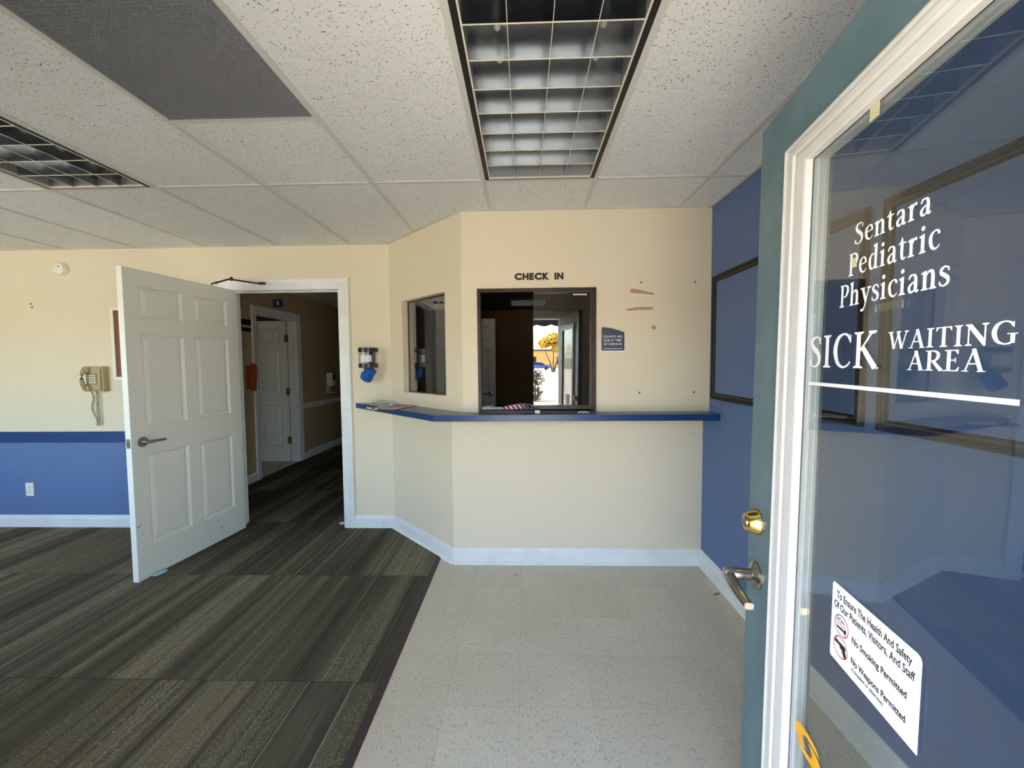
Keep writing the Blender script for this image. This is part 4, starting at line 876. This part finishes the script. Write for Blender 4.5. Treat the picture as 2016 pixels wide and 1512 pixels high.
ol = thing('wall_outlet', 'white duplex outlet on the blue lower wall', 'outlet', (-4.322, D2 - 0.0012, 0.28))
link_mesh('cover_plate', nbox(-0.036, 0.036, -0.006, 0.0, 0.0, 0.116, 0.002), M['white_plastic'], ol)
for z in (0.034, 0.082):
    r_ = link_mesh('receptacle', nbox(-0.017, 0.017, -0.0085, -0.005, z - 0.014, z + 0.014, 0.002), M['white_plastic'], ol)
    for x in (-0.007, 0.007): link_mesh('slot', nbox(x - 0.0012, x + 0.0012, -0.0092, -0.008, z - 0.004, z + 0.006), M['ink'], r_)
bm = bmesh.new(); lathe(bm, [(0, 0), (0.004, 0), (0.004, 0.002), (0, 0.002)], Matrix.Translation((0, -0.0055, 0.058)) @ Matrix.Rotation(PI / 2, 4, 'X'), 10); link_mesh('screw', bm, M['gray_plastic'], ol)
for k, (x, z) in enumerate(((-4.205, 1.945), (-4.197, 1.917))):
    bm = bmesh.new(); lathe(bm, [(0, 0), (0.007, 0), (0.006, 0.004), (0, 0.004)], Matrix.Translation((x, D2, z)) @ Matrix.Rotation(PI / 2, 4, 'X'), 10)
    tag(link_mesh('wall_anchor', bm, M['maroon'], None), ('upper' if k == 0 else 'lower') + ' of two small brown screw anchors below the smoke detector', 'anchor', 'screw anchors by the smoke detector')

# shoe cover dispenser
dp = thing('shoe_cover_dispenser', 'clear cylinder dispenser with black bands and blue covers hanging out', 'dispenser', (-1.277, 3.387, 1.378))
R_ = 0.075
for z0, z1, nm in ((0.128, 0.162, 'top_band'), (0.0, 0.034, 'bottom_band')):
    bm = bmesh.new(); lathe(bm, [(R_ - 0.004, z0), (R_ + 0.002, z0), (R_ + 0.002, z1), (R_ - 0.004, z1)] if nm == 'bottom_band' else [(0, z1 - 0.004), (R_ - 0.004, z1 - 0.004), (R_ - 0.004, z0), (R_ + 0.002, z0), (R_ + 0.002, z1), (0, z1)], None, 36)
    link_mesh(nm, bm, M['black'], dp, True)
bm = bmesh.new(); lathe(bm, [(R_ - 0.002, 0.033), (R_, 0.033), (R_, 0.129), (R_ - 0.002, 0.129)], None, 40); link_mesh('cylinder', bm, M['acrylic'], dp, True)
bm = bmesh.new()
for i in range(7):
    a = math.radians(-120 + i * 10); b2 = math.radians(-110 + i * 10)
    bm.faces.new([bm.verts.new(p) for p in ((0.0762 * math.cos(a), 0.0762 * math.sin(a), 0.048), (0.0762 * math.cos(b2), 0.0762 * math.sin(b2), 0.048), (0.0762 * math.cos(b2), 0.0762 * math.sin(b2), 0.102), (0.0762 * math.cos(a), 0.0762 * math.sin(a), 0.102))])
lb = link_mesh('paper_label', bm, M['paper'], dp)
bm = bmesh.new(); random.seed(3); bmesh.ops.create_uvsphere(bm, u_segments=28, v_segments=18, radius=1.0)
for v in bm.verts:
    p = v.co.copy(); zz = (p.z + 1) / 2
    rx = 0.055 * (1 - 0.15 * zz); v.co = Vector((p.x * rx + 0.010 * math.sin(p.z * 4) - 0.010 * (1 - zz), p.y * 0.045, -0.052 + p.z * 0.066)) + Vector((random.uniform(-1, 1), random.uniform(-1, 1), random.uniform(-1, 1))) * 0.004
    v.co.x += 0.006 * math.sin(9 * p.x + 5 * p.z); v.co.y += 0.006 * math.sin(11 * p.x)
link_mesh('cover_bundle', bm, M['bootie'], dp, True)['label'] = 'crumpled blue fabric covers'
link_mesh('wall_bracket', nbox(-0.03, 0.03, 0.070, 0.0755, 0.02, 0.14), M['black'], dp)

# ------------------------------------------------------------------ check-in wall things
ck = thing('wall_lettering', 'dark capital letters CHECK IN above the window', 'sign', (0, D1, 1.951))
lx = -0.056; words = 'CHECK IN'
adv = {'C': 0.052, 'H': 0.0435, 'E': 0.034, 'K': 0.046, 'I': 0.0165, 'N': 0.044, ' ': 0.031}
scale = 0.319 / (sum(adv[c] for c in words) - 0.004)
for ch in words:
    wdt = adv[ch] * scale
    if ch != ' ':
        bm = fit_text(text_mesh(ch, 1.0, 0.055, 0.0), lx, lx + wdt - 0.0045, 0.0, 0.044, -0.004)
        ex_ = bmesh.ops.extrude_face_region(bm, geom=bm.faces[:]); bmesh.ops.translate(bm, vec=(0, 0.004, 0), verts=[v for v in ex_['geom'] if isinstance(v, bmesh.types.BMVert)])
        bmesh.ops.recalc_face_normals(bm, faces=bm.faces[:]); link_mesh('letter', bm, M['letter_dark'], ck)
    lx += wdt
cs = thing('copay_sign', 'slate blue plaque about co-pays with a curved top edge', 'sign', (0.513, D1, 1.483))
top = [(0.148 * i / 12, 0.1535 - 0.034 * (i / 12) ** 1.7) for i in range(13)]
bm = bmesh.new(); xz_prism(bm, [(0, 0), (0.148, 0)] + list(reversed(top)), -0.006, 0.0); link_mesh('plaque', bm, M['sign_blue'], cs)
link_mesh('base_strip', nbox(-0.002, 0.149, -0.0065, 0.0, -0.006, 0.0005), M['white_plastic'], cs)
for k, s in enumerate(('CO-PAYS ARE', 'DUE AT TIME', 'OF CHECK-IN')):
    a, b = ((0.010, 0.134), (0.016, 0.128), (0.014, 0.131))[k]; z = 0.085 - 0.0245 * k
    sans(s, a, b, z, z + 0.0155, -0.0064, cs, M['vinyl'], 0.008, CAPH)
link_mesh('rule_line', nbox(0.012, 0.132, -0.0068, -0.0055, 0.0115, 0.0150), M['vinyl'], cs)
# spackle smears and anchors
def smear(pts):
    bm = bmesh.new(); L = []
    P = cr(pts, 6)
    for i, p in enumerate(P):
        q0, q1 = P[max(i - 1, 0)], P[min(i + 1, len(P) - 1)]; tx, tz = q1[0] - q0[0], q1[1] - q0[1]; l = math.hypot(tx, tz) or 1; w_ = 1.35 * p[2] / 2 * (1 + 0.15 * math.sin(i * 2.3))
        L.append((bm.verts.new((p[0] - tz / l * w_, -0.0012, p[1] + tx / l * w_)), bm.verts.new((p[0] + tz / l * w_, -0.0012, p[1] - tx / l * w_))))
    for A, B in zip(L, L[1:]): bm.faces.new((A[0], A[1], B[1], B[0]))
    ex_ = bmesh.ops.extrude_face_region(bm, geom=bm.faces[:]); bmesh.ops.translate(bm, vec=(0, 0.0014, 0), verts=[v for v in ex_['geom'] if isinstance(v, bmesh.types.BMVert)])
    bmesh.ops.recalc_face_normals(bm, faces=bm.faces[:])
    o = link_mesh('spackle_smear', bm, M['patch'], None); o.location = (0, D1, 0); return o
tag(smear([(0.699, 1.876, 0.010), (0.710, 1.872, 0.020), (0.75, 1.867, 0.018), (0.80, 1.858, 0.011), (0.845, 1.850, 0.009), (0.849, 1.849, 0.004)]), 'slanting tan smear, uppermost on the wall right of the window', 'smear')
tag(smear([(0.675, 1.750, 0.006), (0.70, 1.750, 0.011), (0.745, 1.756, 0.014), (0.80, 1.756, 0.014), (0.84, 1.757, 0.011), (0.847, 1.758, 0.005)]), 'level tan smear between the slanting smear and the plaque', 'smear')
tag(smear([(0.840, 1.632, 0.012), (0.848, 1.632, 0.019), (0.858, 1.632, 0.018), (0.866, 1.633, 0.013)]), 'short square tan smear right of the plaque', 'smear')
for (x, z), lab in zip(((0.768, 1.925), (1.115, 1.923), (0.763, 1.205), (1.118, 1.206)), ('upper screw anchor above the slanting smear', 'upper screw anchor near the blue wall corner', 'lower screw anchor nearer the check in window', 'lower screw anchor near the blue wall corner')):
    bm = bmesh.new(); lathe(bm, [(0, 0), (0.0065, 0), (0.006, 0.003), (0.003, 0.004), (0, 0.002)], Matrix.Translation((x, D1, z)) @ Matrix.Rotation(PI / 2, 4, 'X'), 12)
    tag(link_mesh('wall_anchor', bm, M['screw'], None), lab, 'anchor', 'four anchors on the check in wall')

# boards on the right wall
def board(label, y0, y1):
    b = thing('wall_board', label, 'board', (XR, y1, 1.17), -PI / 2); Lb = y1 - y0; Hb = 0.772
    bm = bmesh.new(); sweep_rect(bm, 0, Lb, 0, Hb, [(0, 0.0), (0, -0.018), (0.006, -0.021), (0.018, -0.019), (0.024, -0.015), (0.0241, -0.014)]); bmesh.ops.recalc_face_normals(bm, faces=bm.faces[:]); link_mesh('frame', bm, M['board_frame'], b)
    bm = bmesh.new(); sweep_rect(bm, 0.024, Lb - 0.024, 0.024, Hb - 0.024, [(0, -0.014), (0.0005, -0.0155), (0.004, -0.0155), (0.0045, -0.014)]); link_mesh('glint_line', bm, M['edge_glint'], b)  # thin line with the frame edge's light catch put into its colour
    bm = bmesh.new(); sweep_rect(bm, 0.0285, Lb - 0.0285, 0.0285, Hb - 0.0285, [(0, -0.014), (0.006, -0.012), (0.010, -0.006), (0.010, 0.0)]); link_mesh('inner_frame', bm, M['board_frame'], b)
    link_mesh('panel', nbox(0.036, Lb - 0.036, -0.007, -0.001, 0.036, Hb - 0.036), M['board_panel'], b)
    return b
board('dark framed blue wall board nearest the check in corner', 1.513, 2.703)
board('dark framed wall board seen only through the entrance door glass', 0.26, 1.447)

# ------------------------------------------------------------------ things on the counter
def flag(label, x, y, z, rz, s=1.0, seed=0):
    f = thing('hand_flag', label, 'flag', (x, y, z), rz, 'small flags lying on the check in counter')
    bm = bmesh.new(); tube(bm, [(0.0, 0, 0.006), (0.345 * s, 0, 0.006)], 0.0048, 10); link_mesh('stick', bm, M['white_plastic'], f, True)
    bm = bmesh.new(); tube(bm, [(-0.004, 0, 0.009), (0.055, 0, 0.011)], 0.0105, 12); link_mesh('sleeve', bm, M['white_plastic'], f, True)
    bm = bmesh.new(); rnd = random.Random(seed); secs = []
    for i in range(24):
        g = i / 23; xx = 0.14 + 0.215 * g; r0 = (0.006 + 0.014 * min(1, g * 2.2)) * (1 - 0.25 * max(0, g - 0.8) * 5)
        ring_ = []
        for k in range(18):
            a = 2 * PI * k / 18; rr = r0 * (1 + 0.22 * math.sin(3 * a + 5 * g + seed) + 0.10 * rnd.uniform(-1, 1))
            ring_.append(bm.verts.new((xx, 1.25 * rr * math.cos(a), 0.011 + max(-0.010, 0.95 * rr * math.sin(a)) + 0.006 * g)))
        secs.append(ring_)
    for A, B in zip(secs, secs[1:]):
        for k in range(18): bm.faces.new((A[k], A[(k + 1) % 18], B[(k + 1) % 18], B[k]))
    bm.faces.new(secs[0]); bm.faces.new(secs[-1]); bmesh.ops.recalc_face_normals(bm, faces=bm.faces[:])
    link_mesh('cloth', bm, M['flag'], f, True); return f
flag('rolled striped flag lying nearest the counter front', -0.285, 2.846, CT + 0.0075, 0.01, 1.0, 1)
flag('rolled striped flag in the middle of the counter bundle', -0.292, 2.915, CT + 0.001, 0.02, 1.0, 4)
flag('rolled striped flag lying farthest inside the window', -0.275, 2.985, CT + 0.001, -0.02, 1.0, 9)
o = link_mesh('white_eraser', nbox(0, 0.036, 0, 0.022, 0, 0.020, 0.004), M['white_plastic']); o.location = (0.070, 2.68, CT); tag(o, 'small white eraser shaped block on the counter below the pane edge', 'eraser')
bm = bmesh.new(); tube(bm, [(0, 0, 0.004), (0.012, 0.006, 0.008), (0.022, -0.004, 0.012), (0.034, 0.004, 0.006), (0.046, -0.002, 0.011), (0.058, 0.003, 0.007), (0.075, 0.0, 0.005)], [0.002, 0.005, 0.004, 0.006, 0.004, 0.005, 0.002], 7)
o = link_mesh('twisted_tissue', bm, M['paper'], None, True); o.location = (0.345, 2.67, CT); tag(o, 'twisted white scrap of tissue on the counter under the pane', 'tissue')
cb = thing('clipboard', 'brown clipboard with papers lying across the angled counter end', 'clipboard', (-0.985, 3.055, CT), math.radians(73))
link_mesh('board', nbox(-0.16, 0.16, -0.115, 0.115, 0.0, 0.004, 0.0015), M['brownboard'], cb)
bm = nbox(-0.165, -0.135, 0.0, 0.11, 0.0045, 0.010, 0.002); tube(bm, [(-0.145, 0.005, 0.014), (-0.145, 0.105, 0.014)], 0.007, 10); box(bm, -0.190, -0.150, 0.040, 0.070, 0.014, 0.019, 0.001); link_mesh('clip', bm, M['nickel'], cb, True)
o = link_mesh('paper_sheet', nbox(-0.125, 0.152, -0.108, 0.106, 0.0, 0.0015), M['paper']); o.location = (-0.985, 3.055, CT + 0.0045); o.rotation_euler = (0, 0, math.radians(73)); tag(o, 'white paper sheet held on the clipboard', 'paper')
o = link_mesh('flyer', nbox(-0.05, 0.135, -0.075, 0.085, 0.0, 0.001), M['pink']); o.location = (-0.955, 3.085, CT + 0.0065); o.rotation_euler = (0, 0, math.radians(80)); tag(o, 'pink flyer lying on the white paper on the clipboard', 'paper')
bm = bmesh.new(); random.seed(11); bmesh.ops.create_icosphere(bm, subdivisions=4, radius=1.0)
for v in bm.verts:
    p = v.co.copy(); k = 1 + 0.22 * math.sin(5 * p.x + 3 * p.y) * math.cos(4 * p.z + 2 * p.x) + random.uniform(-0.05, 0.05)
    v.co = Vector((p.x * 0.085 * k, p.y * 0.06 * k, max(0.0, 0.022 + p.z * 0.028 * k)))
o = link_mesh('plastic_bag', bm, M['film'], None); o.location = (-1.05, 3.085, CT + 0.0085); o.rotation_euler = (0, 0, 0.3); tag(o, 'crumpled clear plastic bag on top of the clipboard papers', 'bag')

# ------------------------------------------------------------------ floor odds and ends
def foam(label, x, y, rz, sx, sy, sz, z0=0.006):
    bm = bmesh.new(); bmesh.ops.create_uvsphere(bm, u_segments=20, v_segments=12, radius=1.0)
    for v in bm.verts: v.co = Vector((v.co.x * sx * (1 - 0.15 * v.co.y), v.co.y * sy, sz + max(-1, v.co.z * 1.15 if v.co.z < 0 else v.co.z) * sz))
    for v in bm.verts: v.co.z = max(0.0, v.co.z)
    o = link_mesh('door_stop', bm, M['foam'], None, True); o.location = (x, y, z0); o.rotation_euler = (0, 0, rz); return tag(o, label, 'door stop')
foam('pale blue foam wedge at the foot of the open white door', -2.452, 2.655, 1.3, 0.045, 0.018, 0.012)
foam('pale blue foam wedge lying against the right door jamb', -1.595, 3.53, 0.2, 0.030, 0.016, 0.011)
bm = bmesh.new(); bm.faces.new([bm.verts.new(p) for p in ((0, 0, 0.001), (0.035, 0.012, 0.003), (0.050, 0.030, 0.002), (0.012, 0.022, 0.004))]); bmesh.ops.solidify(bm, geom=bm.faces[:], thickness=0.001)
o = link_mesh('paper_scrap', bm, M['patch']); o.location = (1.135, 2.46, 0.0005); tag(o, 'tan scrap lying beside the right baseboard', 'scrap')
bm = bmesh.new(); bmesh.ops.create_icosphere(bm, subdivisions=2, radius=0.005); o = link_mesh('floor_crumb', bm, M['red_ink']); o.location = (-0.057, 2.684, 0.005); tag(o, 'tiny dark red crumb on the tile floor', 'crumb')

# ------------------------------------------------------------------ hallway things
ns = thing('number_sign', 'square navy sign with white numeral 1 jutting out above the hallway door', 'sign', (-3.25, 5.35, 2.155))
link_mesh('plate', nbox(0.008, 0.128, -0.006, 0.006, 0.0, 0.098, 0.002), M['navy'], ns)
link_mesh('bracket', nbox(0.0, 0.010, -0.015, 0.015, 0.0, 0.098, 0.002), M['nickel_dark'], ns)
sans('1', 0.054, 0.084, 0.022, 0.078, -0.0066, ns, M['vinyl'], 0.03)
hd = thing('sanitizer_dispenser', 'white wall dispenser with dark window down the dark hallway', 'dispenser', (-3.25, 6.80, 0.93), PI / 2)
link_mesh('housing', nbox(-0.06, 0.06, -0.10, 0.0, 0.16, 0.34, 0.012), M['white_plastic'], hd)
link_mesh('window', nbox(-0.042, 0.042, -0.103, -0.09, 0.22, 0.32, 0.002), M['black'], hd)
link_mesh('push_bar', nbox(-0.055, 0.055, -0.105, -0.02, 0.12, 0.16, 0.006), M['white_plastic'], hd)
bm = nbox(-0.06, 0.06, -0.11, 0.0, 0.0, 0.012, 0.003); box(bm, -0.06, 0.06, -0.012, 0.0, 0.012, 0.13); link_mesh('drip_tray', bm, M['white_plastic'], hd)
fh = thing('folder_holder', 'orange wall holder beside the dark hallway door casing', 'holder', (-3.25, 4.83, 1.10), PI / 2)
bm = bmesh.new(); xz_prism(bm, [(-0.04, 0.0), (0.04, 0.0), (0.07, 0.17), (0.07, 0.30), (0.0, 0.33), (-0.07, 0.30), (-0.07, 0.17)], -0.05, -0.045); box(bm, -0.06, 0.06, -0.045, 0.0, 0.02, 0.04); box(bm, -0.06, 0.06, -0.004, 0.0, 0.02, 0.30); link_mesh('tray', bm, M['orange'], fh)
ss = thing('striped_sign', 'black and yellow striped sign left of the hallway door casing', 'sign', (-3.25, 4.80, 1.80), PI / 2)
link_mesh('panel', nbox(-0.08, 0.08, -0.01, 0.0, 0.0, 0.14, 0.002), M['black'], ss); link_mesh('stripe', nbox(-0.08, 0.08, -0.011, -0.009, 0.045, 0.075), M['yellow'], ss)

# ------------------------------------------------------------------ outside, behind the camera (seen mirrored in the glass)
bm = nbox(-70, 70, -120, 0.02, -0.06, -0.02); struct('ground_outside', bm, M['pave'])
w = struct('wall_facade', wall_panel(-9, 5, 2.62, 4.2, 0.13), M['facade']); w.location = (0, 0.02, 0)
aw = thing('awning', 'navy canvas awning with a scalloped edge over the entrance', 'awning', (0.0, 0.0, 0.0))
bm = bmesh.new(); AX0, AX1 = -1.2, 1.5; YE = -0.75
vs = [bm.verts.new(p) for p in ((AX0, 0.0, 2.85), (AX1, 0.0, 2.85), (AX1, YE, 2.25), (AX0, YE, 2.25))]; bm.faces.new(vs)
N_ = 110; prev = None
for i in range(N_ + 1):
    x = AX0 + (AX1 - AX0) * i / N_; zb = 1.985 - 0.03 * abs(math.sin(x * PI / 0.21)); a, b = bm.verts.new((x, YE, 2.25)), bm.verts.new((x, YE - 0.005, zb))
    if prev: bm.faces.new((prev[0], a, b, prev[1]))
    prev = (a, b)
bmesh.ops.solidify(bm, geom=bm.faces[:], thickness=0.006); link_mesh('canopy', bm, M['awning'], aw)
def shrub(label, x, y, blobs, n=420, seed=1):
    t = thing('shrub', label, 'shrub', (x, y, -0.02)); rnd = random.Random(seed)
    bm = bmesh.new(); tube(bm, [(0, 0, 0), (0.02, 0, blobs[-1][2])], [0.03, 0.015], 8); link_mesh('stem', bm, M['trunk'], t)
    bm = bmesh.new()
    for bx, by, bz, br in blobs:
        for _ in range(int(n * br / 0.3)):
            d = Vector((rnd.gauss(0, 1), rnd.gauss(0, 1), rnd.gauss(0, 1))).normalized() * br * rnd.uniform(0.6, 1.05); c = Vector((bx, by, bz)) + d
            if c.z < 0.02: continue
            a = Vector((rnd.gauss(0, 1), rnd.gauss(0, 1), rnd.gauss(0, 1))).normalized() * 0.045; b = a.cross(d).normalized() * 0.025
            bm.faces.new([bm.verts.new(c + k) for k in (a, b, -a, -b)])
    o = link_mesh('foliage', bm, M['green_leaf'], t); o['kind'] = 'stuff'; return t
shrub('clipped dark shrub on the pavement mirrored in the check in window', 0.40, -9.6, [(0, 0, 0.28, 0.30), (0.02, 0, 0.85, 0.33)], seed=2)
shrub('tall dark shrub outside left of the entrance', -2.6, -4.2, [(0, 0, 0.35, 0.40), (0, 0, 0.85, 0.36), (0.05, 0, 1.25, 0.30)], seed=5)
tr = thing('tree', 'yellow leaved tree across the car park mirrored in the check in window', 'tree', (4.3, -55, -0.02))
bm = bmesh.new()
for a in range(4):
    ax, ay = 1.3 * math.cos(a * 1.6), 1.3 * math.sin(a * 1.6); tube(bm, [(0.1 * ax, 0.1 * ay, 0), (0.35 * ax, 0.35 * ay, 1.4), (ax, ay, 3.4)], [0.13, 0.09, 0.03], 8)
link_mesh('trunk', bm, M['trunk'], tr)
bm = bmesh.new(); rnd = random.Random(4); TB = [(-1.3, 0, 4.2, 1.0), (0.1, 0.4, 4.9, 1.1), (1.3, -0.3, 4.3, 1.1), (0.6, 0, 3.5, 0.9), (-0.5, -0.8, 4.5, 1.0), (2.2, 0.3, 3.8, 0.8)]
for _ in range(2600):
    d = Vector((rnd.gauss(0, 1), rnd.gauss(0, 1), rnd.gauss(0, 1))).normalized() * rnd.uniform(0.5, 1.0); bl = TB[_ % len(TB)]; c = Vector((bl[0] + d.x * bl[3], bl[1] + d.y * bl[3], bl[2] + d.z * bl[3] * 0.75))
    a = Vector((rnd.gauss(0, 1), rnd.gauss(0, 1), rnd.gauss(0, 1))).normalized() * 0.22; b = a.cross(d).normalized() * 0.13
    bm.faces.new([bm.verts.new(c + k) for k in (a, b, -a, -b)])
link_mesh('crown', bm, M['yellow_leaf'], tr)['kind'] = 'stuff'
bd = thing('building', 'low ochre building beyond the car park mirrored in the window', 'building', (6, -95, -0.02))
link_mesh('wall', nbox(-30, 30, -6, 0, 0, 4.2), M['ochre'], bd); link_mesh('roof', nbox(-30.3, 30.3, -6.3, 0.3, 4.2, 4.5), M['bronze'], bd)
for i in range(8): link_mesh('window', nbox(-26 + i * 7, -24 + i * 7, -0.05, 0.06, 1.0, 2.8), M['car_glass'], bd)
car = thing('car', 'blue parked car across the car park mirrored in the window', 'car', (3.0, -74, -0.02))
bm = bmesh.new(); xz_prism(bm, [(-2.1, 0.30), (2.1, 0.30), (2.15, 0.62), (1.95, 0.86), (1.2, 0.95), (-1.9, 0.98), (-2.1, 0.80)], -0.85, 0.85); bmesh.ops.bevel(bm, geom=bm.edges[:], offset=0.05, segments=2, affect='EDGES'); link_mesh('body', bm, M['car_blue'], car, True)
bm = bmesh.new(); xz_prism(bm, [(-1.55, 0.95), (1.1, 0.94), (0.45, 1.42), (-1.1, 1.45)], -0.72, 0.72); cab = link_mesh('cabin', bm, M['car_blue'], car)
bm = bmesh.new(); xz_prism(bm, [(-1.35, 0.99), (0.92, 0.98), (0.38, 1.36), (-1.02, 1.38)], -0.73, 0.73); link_mesh('side_glass', bm, M['car_glass'], cab)
for x in (-1.3, 1.3):
    for y in (-0.86, 0.66):
        bm = bmesh.new(); lathe(bm, [(0, 0), (0.30, 0), (0.33, 0.03), (0.33, 0.17), (0.30, 0.2), (0, 0.2)], Matrix.Translation((x, y, 0.33)) @ Matrix.Rotation(-PI / 2, 4, 'X'), 20); link_mesh('wheel', bm, M['tyre'], car, True)
